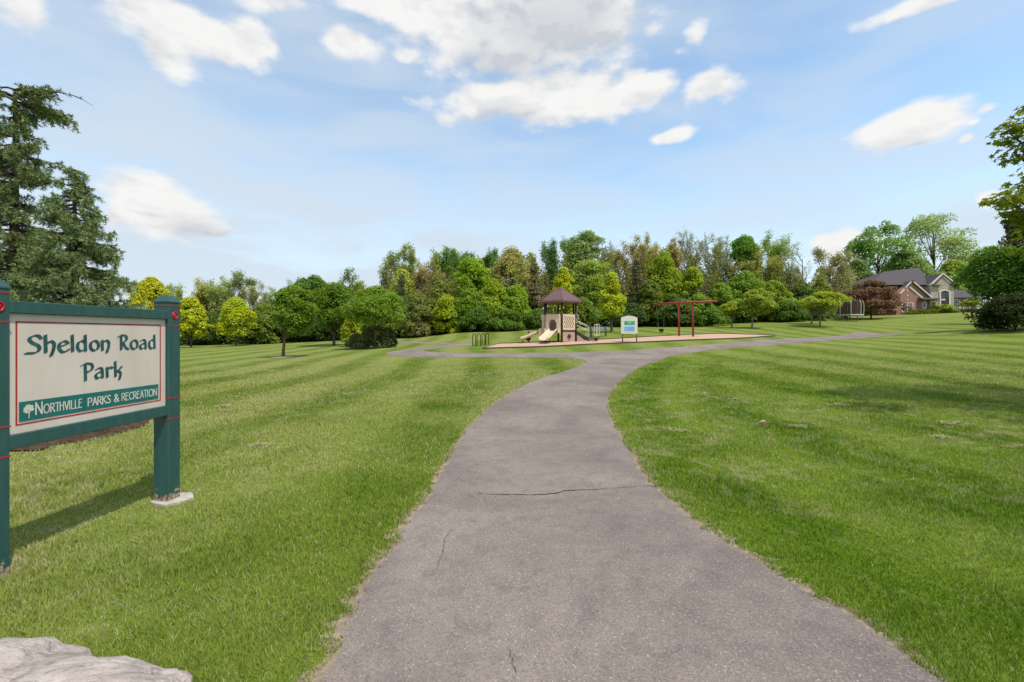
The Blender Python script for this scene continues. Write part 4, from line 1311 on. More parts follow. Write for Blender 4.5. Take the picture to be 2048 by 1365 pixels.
# roofs
EL = EYE - hz
zd = lambda v, y: EL + (zz(v) - EL) * (1 + y / HD)
def solid(b, vs, fs):
    v = [b.b.verts.new(p) for p in vs]
    for f in fs: b.b.faces.new([v[i] for i in f])
b = BM()
e, rz_ = zz(432), zz(62)
y0, y1 = 1.2, 13.5
xl, xrr, e = ax(-360, y0), ax(1085, y0), zd(432, y0)
solid(b, [(xl, y0, e), (xrr, y0, e), (xrr, y1, e), (xl, y1, e), (ax(-60, 7.2), 7.2, zd(150, 7.2)), (ax(738, 7.2), 7.2, zd(64, 7.2))],
      [(0, 1, 5, 4), (1, 2, 5), (2, 3, 4, 5), (3, 0, 4), (3, 2, 1, 0)])
rf = b.build('main_roof', M_SHINGLE, house)
b = BM(); xm = ax(590)
for sgn, xe, ze in ((-1, ax(150), zz(775)), (1, ax(1025), zz(735))):
    solid(b, [(xe, -.35, ze), (xm, -.35, zz(338)), (xm, 6.5, zz(338)), (xe, 6.5, ze), (xe, -.35, ze - .18), (xm, -.35, zz(338) - .18), (xm, 6.5, zz(338) - .18), (xe, 6.5, ze - .18)],
          [(0, 1, 2, 3), (4, 7, 6, 5), (0, 4, 5, 1), (3, 2, 6, 7), (0, 3, 7, 4), (1, 5, 6, 2)])
b.build('garage_roof', M_SHINGLE, house)
b = BM()
solid(b, [(ax(655), -1.8, zz(755)), (ax(1110), -.9, zz(735)), (ax(1090), .3, zz(700)), (ax(720), .3, zz(690)), (ax(655), -1.8, zz(765)), (ax(1110), -.9, zz(745))],
      [(0, 1, 2, 3), (0, 4, 5, 1), (0, 3, 4), (1, 5, 2), (4, 3, 2, 5)])
b.build('eave_return', M_SHINGLE, house); b = BM()
solid(b, [(ax(970), -.9, zz(448)), (ax(1150), -.9, zz(448)), (ax(1120), .1, zz(410)), (ax(1010), .1, zz(410)), (ax(970), -.9, zz(458)), (ax(1150), -.9, zz(458))],
      [(0, 1, 2, 3), (0, 4, 5, 1), (0, 3, 4), (1, 5, 2), (4, 3, 2, 5)])
b.build('eave_return', M_SHINGLE, house); b = BM()
solid(b, [(ax(1345), -.9, zz(432)), (ax(1570), -.9, zz(430)), (ax(1500), .1, zz(385)), (ax(1400), .1, zz(380)), (ax(1345), -.9, zz(442)), (ax(1570), -.9, zz(440))],
      [(0, 1, 2, 3), (0, 4, 5, 1), (0, 3, 4), (1, 5, 2), (4, 3, 2, 5)])
b.build('eave_return', M_SHINGLE, house)
b = BM(); xm = ax(1247)
for xe, ze in ((ax(985), zz(450)), (ax(1520), zz(425))):
    solid(b, [(xe, -.6, ze), (xm, -.6, zz(185)), (xm, 8, zz(185)), (xe, 8, ze), (xe, -.6, ze - .16), (xm, -.6, zz(185) - .16), (xm, 8, zz(185) - .16), (xe, 8, ze - .16)],
          [(0, 1, 2, 3), (4, 7, 6, 5), (0, 4, 5, 1), (3, 2, 6, 7), (0, 3, 7, 4), (1, 5, 6, 2)])
b.build('entry_roof', M_SHINGLE, house)
b = BM()
solid(b, [(ax(1340), -.2, zz(715)), (ax(2060), -.2, zz(700)), (ax(2060), 9, zz(700)), (ax(1340), 9, zz(715)), (ax(1480, 4), 4, zd(530, 4)), (ax(1800, 4), 4, zd(560, 4))],
      [(0, 1, 5, 4), (1, 2, 5), (2, 3, 4, 5), (3, 0, 4), (3, 2, 1, 0)])
b.build('wing_roof', M_SHINGLE, house)
# pale rake boards
b = BM()
def rake(p, q, y): b.bar((ax(p[0], y), y, zz(p[1])), (ax(q[0], y), y, zz(q[1])), .10, .24)
rake((200, 752), (560, 372), -.42); rake((620, 375), (1012, 712), -.42); rake((535, 505), (800, 725), -1.7); rake((415, 545), (330, 640), -1.72)
rake((1012, 418), (1240, 200), -.66); rake((1252, 200), (1495, 395), -.66)
b.build('rake_board', M_TRIM, house)
def window(cx, y0, y1, w, yy, cols, rows_, arch=False, tw=.22):
    W2 = w * HS / 2; zb_, zt = zz(y1), zz(y0); b = BM(); X = ax(cx, min(yy, 0))
    if arch:
        n = 12; hgt = .55
        top = [(X + W2 * math.cos(t), zt - hgt + hgt * math.sin(t)) for t in np.linspace(0, math.pi, n)]
        outt = [(X + (W2 + tw) * math.cos(t), zt - hgt + (hgt + tw) * math.sin(t)) for t in np.linspace(0, math.pi, n)]
        O = [(X + W2 + tw, zb_)] + outt + [(X - W2 - tw, zb_)]; I = [(X + W2, zb_)] + top + [(X - W2, zb_)]
        for A, B, A2, B2 in zip(O[:-1], O[1:], I[:-1], I[1:]):
            for yv in (yy - .10,):
                b.face([(A[0], yv, A[1]), (B[0], yv, B[1]), (B2[0], yv, B2[1]), (A2[0], yv, A2[1])])
            b.face([(A[0], yy - .1, A[1]), (A[0], yy + .1, A[1]), (B[0], yy + .1, B[1]), (B[0], yy - .1, B[1])])
            b.face([(A2[0], yy - .1, A2[1]), (B2[0], yy - .1, B2[1]), (B2[0], yy + .1, B2[1]), (A2[0], yy + .1, A2[1])])
        b.box((X, yy - .06, zb_ - .08), (2 * (W2 + tw), .18, .16))
        fr = b.build('window', M_TRIM, house)
        g = BM(); g.prism(I, .02, Matrix(((1, 0, 0, 0), (0, 0, 1, yy - .04), (0, 1, 0, 0), (0, 0, 0, 1))))
        g.build('pane', M_GLASS, fr)
    else:
        for dx in (-1, 1): b.box((X + dx * (W2 + tw / 2), yy - .03, (zb_ + zt) / 2), (tw, .14, zt - zb_))
        b.box((X, yy - .04, zb_ - .08), (2 * W2 + 2 * tw, .2, .16)); b.box((X, yy - .03, zt + .06), (2 * W2 + 2 * tw, .14, .12))
        fr = b.build('window', M_TRIM, house)
        g = BM(); g.box((X, yy - .02, (zb_ + zt) / 2), (2 * W2, .03, zt - zb_)); g.build('pane', M_GLASS, fr)
    m = BM()
    for k in range(1, cols): m.box((X - W2 + 2 * W2 * k / cols, yy - .06, (zb_ + zt) / 2 - (.12 if arch else 0)), (.16 if (cols == 6 and k == 3) else .05, .03, (zt - zb_) - (.3 if arch else .02)))
    for k in range(1, rows_): m.box((X, yy - .066, zb_ + (zt - zb_) * k / rows_), (2 * W2 - .02, .03, .05))
    m.build('glazing_bar', M_TRIM, fr)
    return fr
window(478, 842, 1018, 205, -1.6, 6, 4)
window(1578, 752, 968, 130, .5, 3, 5, True)
window(1800, 750, 962, 110, .5, 3, 5, True)
window(850, 470, 580, 80, 1.5, 2, 2)
b = BM(); hxp = [(ax(835 + 55 * math.cos(t)), zz(870 - 85 * math.sin(t))) for t in np.linspace(0, 2 * math.pi, 9)[:-1]]
b.prism(hxp, .14, Matrix(((1, 0, 0, 0), (0, 0, 1, -.12), (0, 1, 0, 0), (0, 0, 0, 1)))); hw_ = b.build('oval_window', M_TRIM, house)
b = BM(); b.prism([(ax(832 + 34 * math.cos(t)), zz(870 - 55 * math.sin(t))) for t in np.linspace(0, 2 * math.pi, 9)[:-1]], .03, Matrix(((1, 0, 0, 0), (0, 0, 1, -.14), (0, 1, 0, 0), (0, 0, 0, 1)))); b.build('pane', M_GLASS, hw_)
b = BM()
X = ax(1240); W2 = 88 * HS; n = 12; zt = zz(565); zs = zz(600)
O = [(X + W2 + .28, -.8)] + [(X + (W2 + .28) * math.cos(t), zs + (zt - zs + .24) * math.sin(t)) for t in np.linspace(0, math.pi, n)] + [(X - W2 - .28, -.8)]
I = [(X + W2, -.8)] + [(X + W2 * math.cos(t), zs + (zt - zs) * math.sin(t)) for t in np.linspace(0, math.pi, n)] + [(X - W2, -.8)]
for A, B, A2, B2 in zip(O[:-1], O[1:], I[:-1], I[1:]):
    b.face([(A[0], -.55, A[1]), (B[0], -.55, B[1]), (B2[0], -.55, B2[1]), (A2[0], -.55, A2[1])])
    b.face([(A[0], -.55, A[1]), (A[0], -.35, A[1]), (B[0], -.35, B[1]), (B[0], -.55, B[1])])
    b.face([(A2[0], -.55, A2[1]), (B2[0], -.55, B2[1]), (B2[0], -.38, B2[1]), (A2[0], -.38, A2[1])])
da = b.build('door_surround', M_TRIM, house)
b = BM(); b.prism(I, .02, Matrix(((1, 0, 0, 0), (0, 0, 1, -.44), (0, 1, 0, 0), (0, 0, 0, 1)))); b.build('front_door', M_DOORDK, da)
b = BM(); b.box((ax(1205), -.46, (zz(730) + zz(590)) / 2), (ax(1250) - ax(1162), .03, zz(590) - zz(730))); b.box((ax(1290), -.46, (zz(700) + zz(580)) / 2), (ax(1322) - ax(1262), .03, zz(580) - zz(700))); b.build('transom_pane', M_GLASS, da)
b = BM(); b.box((ax(1205), -.48, zz(755)), (ax(1250) - ax(1160), .05, .3)); b.build('transom_board', M_TRIM, da)
b = BM()
b.b.free()
for q in ((482, 575), (482, 680), (482, 765)):
    b = BM(); b.box((ax(q[0], -1.64), -1.64, zz(q[1])), (.22, .06, .3)); b.build('keystone', M_TRIM, house)

# ------------------------------------------------------------------ trampoline
tb = proj(1701, 637.5); TD = 71.0
tb = np.array([(1698 - CX) / F * TD, TD, 0.0]); S6 = TD / F
tb[2] = EYE + (HY - 637) / F * TD
tr = empty('trampoline', tuple(tb), 0, 'round trampoline with pale bent poles and brown safety net by the house', 'trampoline')
RT = 22 * S6; zr = .45; ztp = 34 * S6
cir = lambda r, z, n=32: [(r * math.cos(t), r * math.sin(t), z) for t in np.linspace(0, 2 * math.pi, n + 1)[:-1]]
b = BM(); b.tube(cir(RT, zr), .10, 8, closed=True); b.build('frame_ring', M_NETPOLE, tr)
b = BM(); b.prism([(RT * .96 * math.cos(t), RT * .96 * math.sin(t)) for t in np.linspace(0, 2 * math.pi, 33)[:-1]], .02, Matrix.Translation((0, 0, zr + .02))); b.build('bed', M_TRSKIRT, tr)
b = BM(); rows = [[b.b.verts.new(p) for p in cir(RT * .93, z)] for z in (zr + .1, ztp)]
for k in range(32): b.b.faces.new((rows[0][k], rows[0][(k + 1) % 32], rows[1][(k + 1) % 32], rows[1][k]))
b.build('net', M_NET, tr)
b = BM(); b.tube(cir(RT * .94, ztp), .05, 6, closed=True); b.build('top_ring', M_TRSKIRT, tr)
for k in range(8):
    a = 2 * math.pi * (k + .35) / 8; c_, s_ = math.cos(a), math.sin(a)
    b = BM(); b.tube(catmull([(RT * c_, RT * s_, .0), (RT * c_ * 1.06, RT * s_ * 1.06, .9), (RT * c_ * 1.06, RT * s_ * 1.06, ztp - .5), (RT * c_ * .95, RT * s_ * .95, ztp)], 5), .055, 8); b.build('net_pole', M_NETPOLE, tr)
    b = BM(); b.tube([(RT * c_, RT * s_, -.3), (RT * c_, RT * s_, zr)], .05, 6); b.build('leg', M_TRSKIRT, tr)

# ------------------------------------------------------------------ foliage
def tubes_mesh(name, branches, mat, n=6):
    """branches: list of (points (k,3), radii (k,))"""
    V = []; Fq = []; base = 0
    th = np.arange(n) * 2 * np.pi / n
    for P, r in branches:
        P = np.asarray(P, float); k = len(P)
        T = np.gradient(P, axis=0); T /= np.maximum(np.linalg.norm(T, axis=1, keepdims=True), 1e-9)
        ref = np.array([0.9, .1, .42]) if abs(T[0, 2]) > .7 else np.array([.05, .02, 1.0])
        A = np.cross(T, ref); A /= np.maximum(np.linalg.norm(A, axis=1, keepdims=True), 1e-9)
        B = np.cross(A, T)
        ring = P[:, None, :] + (A[:, None, :] * np.cos(th)[None, :, None] + B[:, None, :] * np.sin(th)[None, :, None]) * np.asarray(r)[:, None, None]
        V.append(ring.reshape(-1, 3))
        i, j = np.meshgrid(np.arange(k - 1), np.arange(n), indexing='ij')
        a = (i * n + j).ravel() + base; b2 = (i * n + (j + 1) % n).ravel() + base
        Fq.append(np.stack([a, b2, b2 + n, a + n], 1))
        base += k * n
    return poly_mesh(name, np.concatenate(V), [np.concatenate(Fq)], mat, smooth=True)
def unit(a): return a / np.maximum(np.linalg.norm(a, axis=-1, keepdims=True), 1e-9)
def leaf_mesh(name, C, Nn, size, rs, mat, aspect=.62, tint=None):
    n = len(C); Nn = unit(Nn)
    rnd = rs.randn(n, 3); T = unit(np.cross(Nn, rnd)); B = np.cross(Nn, T)
    s = np.asarray(size).reshape(-1, 1) * np.ones((n, 1))
    bend = Nn * s * .12
    V = np.stack([C - T * s * .5 - bend, C + B * s * .5 * aspect + bend, C + T * s * .5 - bend, C - B * s * .5 * aspect + bend], 1).reshape(-1, 3)
    if tint is None: tint = rs.rand(n)
    F4 = np.arange(n * 4).reshape(n, 4)
    return poly_mesh(name, V, [F4], mat, {'tint': np.repeat(np.clip(tint, 0, 1), 4)})
ML = [(0, -.5), (.12, -.18), (.42, -.34), (.30, -.02), (.52, .20), (.20, .18), (.14, .30), (0, .56), (-.14, .30), (-.20, .18), (-.52, .20), (-.30, -.02), (-.42, -.34), (-.12, -.18)]
def maple_mesh(name, C, Nn, size, rs, mat, tint):
    n = len(C); Nn = unit(Nn); rnd = rs.randn(n, 3); T = unit(np.cross(Nn, rnd)); B = np.cross(Nn, T)
    M2 = np.array(ML); s = np.asarray(size).reshape(-1, 1, 1)
    fold = (np.abs(M2[:, 0]) * -.25)[None, :, None]
    V = C[:, None, :] + (T[:, None, :] * M2[None, :, 0, None] + B[:, None, :] * M2[None, :, 1, None] + Nn[:, None, :] * fold) * s
    k = len(ML); c = np.arange(n) * k
    # fan around the stem end keeps the lobes: explicit quads/tris
    F_ = np.concatenate([np.stack([c + a, c + b2, c + d, c + e], 1) for a, b2, d, e in ((13, 0, 1, 5), (1, 2, 3, 5), (3, 4, 5, 5), (13, 5, 6, 8), (6, 7, 8, 8), (13, 8, 9, 11), (9, 10, 11, 11), (11, 12, 13, 13))])
    q = F_[F_[:, 2] != F_[:, 3]]; t = F_[F_[:, 2] == F_[:, 3]][:, :3]
    return poly_mesh(name, V.reshape(-1, 3), [q, t], mat, {'tint': np.repeat(tint, k)})

PROF = {  # crown half width against height 0..1
 'round': lambda t: np.sqrt(np.clip(1 - (2 * t - 1) ** 2, 0, 1)),
 'oval': lambda t: np.clip(1 - np.clip(t, 0, 1) ** 1.7, 0, 1) ** .8 * (.62 + .38 * np.minimum(1, t * 3)),
 'maple': lambda t: np.clip(1 - np.clip(t, 0, 1) ** 2.4, 0, 1) ** .75 * (.72 + .28 * np.minimum(1, t * 3.2)),
 'bush': lambda t: np.clip(1 - np.clip(t, 0, 1) ** 2.6, 0, 1) ** .62 * (.82 + .18 * np.minimum(1, t * 4)),
 'mound': lambda t: np.clip(1 - t ** 2.2, 0, 1) ** .6,
 'column': lambda t: np.clip(np.sin(np.pi * np.clip(t * .93 + .05, 0, 1)), 0, 1) ** .45,
 'cone': lambda t: np.clip(1 - t, 0, 1) ** .85 + .03,
}
def dense_crown(Rx, zb, zt, prof, ls, rs, k=1.0, puff=.30, fill=.25, flat=.95):
    H = zt - zb
    npf = int(np.clip(40 + 16 * H / max(Rx, .3), 40, 110))
    t = rs.rand(npf) ** .92 * .97; a = rs.rand(npf) * 2 * np.pi
    rad = np.sqrt(rs.rand(npf) * .75 + .25)
    pr = Rx * puff * (.55 + .75 * rs.rand(npf) ** 1.4)
    pr = np.minimum(pr, np.maximum(H * .28, .2))
    rr = np.maximum(PROF[prof](t) * Rx - pr * (.95 - .35 * rs.rand(npf)), Rx * .02) * rad
    rr = rr * (1 + np.where(rs.rand(npf) < .35, .26 * rs.randn(npf), 0))
    t = np.clip(t + np.where(rs.rand(npf) < .25, .07 * rs.randn(npf), 0), 0, 1.0)
    PC = np.stack([rr * np.cos(a), rr * np.sin(a), zb + pr * .5 + t * (H - pr * 1.0)], 1)
    area = (pr ** 2).sum() * 4 * np.pi
    N = int(np.clip(k * 1.05 * area / (ls * ls * .31) * .50, 400, 15000))
    pi_ = rs.choice(npf, N, p=pr ** 2 / (pr ** 2).sum())
    d = unit(rs.randn(N, 3)); d[:, 2] = np.where(d[:, 2] < -.5, -d[:, 2] * .8, d[:, 2])
    rf = .55 + .5 * rs.rand(N) ** .6
    C = PC[pi_] + d * (pr[pi_] * rf)[:, None] * np.array([1, 1, flat])
    Nn = d * .9 + np.array([0, 0, .55]) + rs.randn(N, 3) * .55
    tint = np.clip(.5 + .22 * rs.randn(N) + (rs.randn(npf) * .12)[pi_], 0, 1)
    return C, Nn, tint, PC, pr
def limbs(PC, H, zb, rs, r0, trunk_top, lean=(0, 0), frac=1.0):
    br = []
    hh = np.linspace(0, trunk_top, 9)
    wob = np.cumsum(rs.randn(9, 2) * .018 * trunk_top / 4, axis=0); wob[0] = 0
    base = np.stack([wob[:, 0] + lean[0] * (hh / trunk_top) ** 1.3, wob[:, 1] + lean[1] * (hh / trunk_top) ** 1.3, hh], 1)
    base[0, 2] = -.25
    rad = r0 * (1 - .8 * hh / trunk_top); rad[0] *= 1.35; rad[1] *= 1.05
    br.append((base, rad))
    for c in PC:
        if rs.rand() > frac: continue
        f = np.clip((c[2] - zb * .5) / (H) * .75, .12, .92)
        z0 = max(f * trunk_top, min(zb * .85, trunk_top * .8)); z0 = min(z0, c[2] * .92 + .02)
        p0 = np.array([np.interp(z0, hh, base[:, 0]), np.interp(z0, hh, base[:, 1]), z0])
        q = c; m = (p0 + q) / 2 + np.array([0, 0, -.08 * np.linalg.norm(q - p0)]) + rs.randn(3) * .05
        s = np.linspace(0, 1, 5)[:, None]
        P = (1 - s) ** 2 * p0 + 2 * s * (1 - s) * m + s ** 2 * q
        rb = min(r0 * .34, np.interp(z0, hh, rad) * .7)
        br.append((P, rb * (1 - .82 * s[:, 0])))
    return br
def twig_tree(H, Rx, zb, rs, r0, stems=3, depth=3, up=.55, nb=6):
    """open branching skeleton; returns branches and the points where small leaves sit"""
    br = []; tips = []
    def grow(p, d, L, r, lev):
        n = 6
        P = [p]; dd = d.copy()
        for i in range(n - 1):
            dd = unit(dd + rs.randn(3) * (.10 + .05 * lev) + np.array([0, 0, .05 + .02 * lev]))
            P.append(P[-1] + dd * L / (n - 1))
        P = np.array(P)
        br.append((P, r * np.linspace(1, .28, n)))
        if lev >= depth:
            for q in P[1:]: tips.append(q)
            return
        m = nb + (1 if lev else 2)
        for i in range(m):
            f = .22 + .76 * (i + rs.rand()) / m
            j = f * (n - 1); i0 = int(min(j, n - 2)); q = P[i0] + (P[i0 + 1] - P[i0]) * (j - i0)
            tdir = unit(P[i0 + 1] - P[i0])
            side = unit(np.cross(tdir, rs.randn(3)))
            nd = unit(tdir * (up + .35 * rs.rand()) + side * (.75 + .3 * rs.rand()) + np.array([0, 0, .2]))
            grow(q, nd, L * (.30 + .30 * rs.rand()) * (1.15 - .5 * f), r * (.30 + .22 * (1 - f)), lev + 1)
    for s in range(stems):
        a = 2 * math.pi * s / stems + rs.rand() * 1.3
        spread = Rx / H * (.55 if stems > 1 else .05)
        grow(np.array([math.cos(a) * .08, math.sin(a) * .08, -.2]) * (1 if stems > 1 else .2), unit(np.array([math.cos(a) * spread, math.sin(a) * spread, 1.0])), H * (.80 + .14 * rs.rand()), r0 * (.7 if stems > 1 else 1), 0)
    allp = np.concatenate([b[0] for b in br])
    zmax = allp[:, 2].max(); rmax = np.percentile(np.hypot(allp[:, 0], allp[:, 1]), 97)
    sc = np.array([Rx / max(rmax, .1), Rx / max(rmax, .1), H / zmax])
    br = [(b[0] * sc, b[1]) for b in br]
    return br, np.array(tips) * sc

seedc = [100]
def place(px, d, topy, basey=None):
    x = (px - CX) / F * d
    z0 = gz(x, d)
    if basey is not None:
        q = proj(px, basey); x, d, z0 = q
    return x, d, z0, EYE + (HY - topy) / F * d - z0
G_WOOD = 'trees of the wood behind the park'
def tree(kind, px, d, topy, hw, col, label, name='tree', cat='tree', group=None, basey=None, crown=None, prof='round', k=1.0, ls=None, bark=(.12, .095, .075),
         seed=None, lean=(0, 0), off=0.0, trunk_r=None, stems=3, leafk=1.0, puff=.30, depth=3, nb=6, flat=.95, mat=None, limbf=.75):
    """px, topy, hw, crown are measured on the photo; d is the distance in metres"""
    seedc[0] += 7
    rs = np.random.RandomState(seed or seedc[0])
    x, d, z0, H = place(px, d, topy, basey)
    Rx = hw / F * d
    zb = (EYE + (HY - crown) / F * d - z0) if crown is not None else 0.0
    ls = ls or max(.13, d * .0043)
    root = empty(name, (x, d, z0), 0, label, cat, group)
    r0 = trunk_r or max(.05, .018 * H)
    o = off / F * d
    if kind == 'dense':
        zb = max(zb, 0)
        C, Nn, tint, PC, pr = dense_crown(Rx, zb, H, prof, ls, rs, k, puff, flat=flat)
        lo = np.array([o, 0, 0]); C = C + lo; PC = PC + lo
        obj_mesh('crown', leaf_mesh('crown', C, Nn, ls * (.7 + .6 * rs.rand(len(C))), rs, mat or M_LEAF, tint=tint), root, color=col)
        br = limbs(PC, H, zb, rs, r0, H * .82, (o * .9 + lean[0], lean[1]), limbf)
        obj_mesh('trunk', tubes_mesh('trunk', br, M_BARK), root, color=bark)
    elif kind == 'twig':
        br, tips = twig_tree(H, Rx, zb, rs, r0, stems, depth, nb=nb)
        obj_mesh('trunk', tubes_mesh('trunk', br, M_BARK, 5), root, color=bark)
        N = int(len(tips) * 2.2 * leafk); ls = ls * (.62 if leafk < 1 else .85)
        if N > 20:
            N = min(N, 12000)
            q = tips[rs.randint(0, len(tips), N)] + rs.randn(N, 3) * ls * .9
            obj_mesh('crown', leaf_mesh('crown', q, rs.randn(N, 3) + np.array([0, 0, .6]), ls * (.5 + .6 * rs.rand(N)), rs, mat or M_LEAF, tint=rs.rand(N)), root, color=col)
    elif kind == 'conifer':
        C = []; Nn = []; br = [(np.array([[0, 0, -.2], [0, 0, H * .5], [0, 0, H]]), [r0, r0 * .6, .02])]
        lv = int(np.clip(H / .38, 10, 30))
        for i in range(lv):
            f = (i + rs.rand()) / lv; z = max(zb, .05 * H) + (H - max(zb, .05 * H)) * f
            Lb = Rx * (PROF[prof](np.array(f)) if prof != 'round' else (1 - f) ** .8 + .05) * (.7 + .5 * rs.rand())
            for b_ in range(7):
                a = rs.rand() * 2 * np.pi; L = Lb * (.6 + .5 * rs.rand())
                s = np.linspace(.12, 1, max(4, int(14 * L / max(Rx, .3))))
                P = np.stack([np.cos(a) * s * L, np.sin(a) * s * L, z - .35 * L * s + .22 * L * s * s], 1)
                br.append((P[[0, len(P) // 2, -1]], [r0 * .16, r0 * .1, .008]))
                m = 7; Q = np.repeat(P, m, 0) + rs.randn(len(P) * m, 3) * np.array([ls, ls, ls * .55]) * (.55 + .5 * (1 - np.repeat(s, m)[:, None]))
                C.append(Q); Nn.append(rs.randn(len(Q), 3) * .7 + np.array([0, 0, .8]))
        C = np.concatenate(C); Nn = np.concatenate(Nn)
        obj_mesh('crown', leaf_mesh('crown', C, Nn, ls * (.7 + .6 * rs.rand(len(C))), rs, M_NEEDLE, .4), root, color=col)
        obj_mesh('trunk', tubes_mesh('trunk', br, M_BARK, 5), root, color=bark)
    return root
# foliage colours (albedo)
BK = (.15, .12, .095); BKL = (.32, .27, .22); BKD = (.05, .04, .032)
YG = (.20, .235, .012); LG = (.125, .205, .016); MG = (.080, .150, .020); DG_ = (.048, .105, .018); OL = (.104, .152, .032); BG = (.062, .115, .042)
GG = (.120, .165, .060); BR = (.098, .120, .046); DC = (.040, .062, .032); RD = (.088, .058, .042); VDG = (.030, .062, .014)

# --- lawn trees, left
tree('dense', 566, 30, 573, 49, (.072, .130, .014), 'round green lawn tree standing in a ring of dry mulch', basey=715.5, crown=672, prof='round', off=22, bark=(.21, .125, .065), trunk_r=.10, seed=5, group='maples on the lawn', k=1.1)
tree('dense', 668, 45, 567, 60, (.058, .112, .014), 'dark green lawn tree behind the mulched one, with a bare straight trunk', basey=691.5, crown=664, prof='round', bark=(.12, .08, .06), trunk_r=.125, group='maples on the lawn', k=1.1)
tree('dense', 750, 38, 577, 76, (.080, .145, .014), 'wide green lawn tree rising out of the clump of shrubs', basey=697, crown=654, prof='maple', off=5, bark=(.20, .155, .11), trunk_r=.10, group='maples on the lawn', k=1.0)
# shrubs under it
GS_ = 'shrubs under the wide lawn tree'
tree('dense', 704, 37.5, 630, 26, (.155, .205, .016), 'bright yellow green bush at the left end of the shrub clump', 'shrub', 'shrub', GS_, basey=693, crown=693, prof='mound', bark=BK, puff=.34)
tree('dense', 712, 36.5, 668, 22, (.090, .115, .035), 'low grey green bush in front of the bright bush', 'shrub', 'shrub', GS_, basey=697, crown=697, prof='mound', bark=BK, puff=.34)
tree('dense', 737, 36.8, 660, 22, (.080, .095, .045), 'dull grey bush just left of the thin trunk in the clump', 'shrub', 'shrub', GS_, basey=697, crown=697, prof='mound', bark=BK, puff=.34)
tree('dense', 775, 36.8, 657, 24, (.035, .055, .022), 'dark rounded bush at the right end of the shrub clump', 'shrub', 'shrub', GS_, basey=695.5, crown=695, prof='mound', bark=BK, puff=.3)
tree('dense', 838, 50, 640, 25, (.105, .110, .060), 'brownish loose bush at the wood edge right of the shrub clump', 'shrub', 'shrub', None, basey=675, crown=675, prof='mound', bark=BK, leafk=.6, k=.7)

# --- yellow green maples along the left
GY = 'yellow green maples at the wood edge'
tree('dense', 302, 47, 554, 55, YG, 'tall yellow green maple just right of the spruces', group=GY, crown=668, prof='maple', k=1.1)
tree('dense', 382, 50, 594, 37, (.20, .25, .012), 'lower yellow green maple right beside the sign post', group=GY, crown=678, prof='maple')
tree('dense', 472, 52, 597, 43, (.18, .24, .014), 'round yellow green maple standing alone between sign and lawn trees', group=GY, crown=676, prof='maple')
tree('dense', 1126, 47, 538, 33, (.185, .24, .014), 'yellow green maple behind the playground roof', group=GY, crown=655, prof='oval')
tree('dense', 1223, 44, 544, 34, (.19, .245, .014), 'pear shaped yellow green maple with trunk beside the bench', group=GY, basey=665, crown=640, prof='oval', bark=(.16, .13, .10), trunk_r=.12, k=1.1)

# --- wood, back row (left to right)
def w(kind, px, topy, hw, col, label, d=70, **kw):
    hw *= 1.28 if kind == 'dense' else 1.12
    col = tuple(c * 1.35 for c in col); kw.setdefault('group', G_WOOD); kw.setdefault('crown', 640 if kind != 'dense' else topy + (655 - topy) * .95)
    return tree(kind, px, d, topy, hw, col, label, **kw)
w('twig', 352, 566, 42, OL, 'thin leafy tree peeking out above the lower yellow maple', leafk=.8, bark=BK)
w('twig', 408, 556, 40, (.14, .155, .045), 'olive open crowned tree left of the lone yellow maple', leafk=1.3, bark=BK)
w('twig', 440, 552, 32, GG, 'grey green loose tree behind the lone yellow maple', leafk=1.1, bark=BK)
w('twig', 476, 543, 30, (.085, .12, .05), 'tall narrow grey green tree above the lone yellow maple', leafk=1.5, bark=BK, stems=1)
w('twig', 520, 562, 40, (.125, .145, .06), 'spreading thin tree with bare twigs right of the lone yellow maple', leafk=.8, bark=BKL)
w('twig', 558, 580, 34, OL, 'nearly bare twiggy tree behind the mulched lawn tree', leafk=.35, bark=BKL)
w('dense', 625, 556, 38, (.040, .085, .018), 'dark dense round crown between the two left lawn trees', d=62, prof='round')
w('twig', 590, 560, 22, OL, 'small bare treetop left of the dark dense crown', leafk=.4, bark=BKL)
w('twig', 700, 541, 27, (.050, .098, .016), 'dark upright treetop above the second lawn tree', d=72, leafk=3.6, bark=BK, stems=2)
w('twig', 672, 556, 18, GG, 'small thin treetop left of the dark upright treetop', leafk=.8, bark=BK)
w('twig', 760, 504, 22, (.10, .135, .06), 'tall airy grey green tree, first to rise over the wide lawn tree', d=74, leafk=1.0, bark=BK, stems=1, depth=3)
w('twig', 730, 560, 28, OL, 'olive bushy tree right of the dark upright treetop', leafk=1.6, bark=BK)
w('dense', 805, 540, 34, (.135, .165, .03), 'olive green full tree right of the tall airy one', d=68, prof='oval', crown=650, k=.8)
w('twig', 808, 491, 28, (.115, .15, .055), 'tall treetop with a rounded airy head above the olive green tree', d=76, leafk=1.4, bark=BK, stems=2)
w('conifer', 803, 551, 17, DC, 'small dark conifer in front of the olive green tree', d=60, prof='cone', crown=650)
w('twig', 842, 520, 36, (.125, .12, .055), 'brownish open tree left of the green pointed trees', leafk=1.2, bark=BKL)
w('twig', 884, 493, 25, (.075, .135, .034), 'tall pointed mid green tree, left of two side by side', d=74, leafk=3.6, bark=BK, stems=2)
w('twig', 912, 500, 18, (.070, .13, .034), 'slim pointed mid green tree, right of two side by side', d=74, leafk=3.6, bark=BK, stems=2)
w('twig', 936, 503, 22, DG_, 'short dark treetop behind the bright domed tree', d=76, leafk=3.6, bark=BK, stems=2)
w('dense', 945, 518, 33, (.084, .145, .012), 'bright green domed tree in front of the pointed trees', d=63, prof='round', crown=610)
w('twig', 996, 496, 18, (.055, .12, .03), 'narrow dark green treetop left of the big olive dome', d=76, leafk=3.6, bark=BK, stems=2)
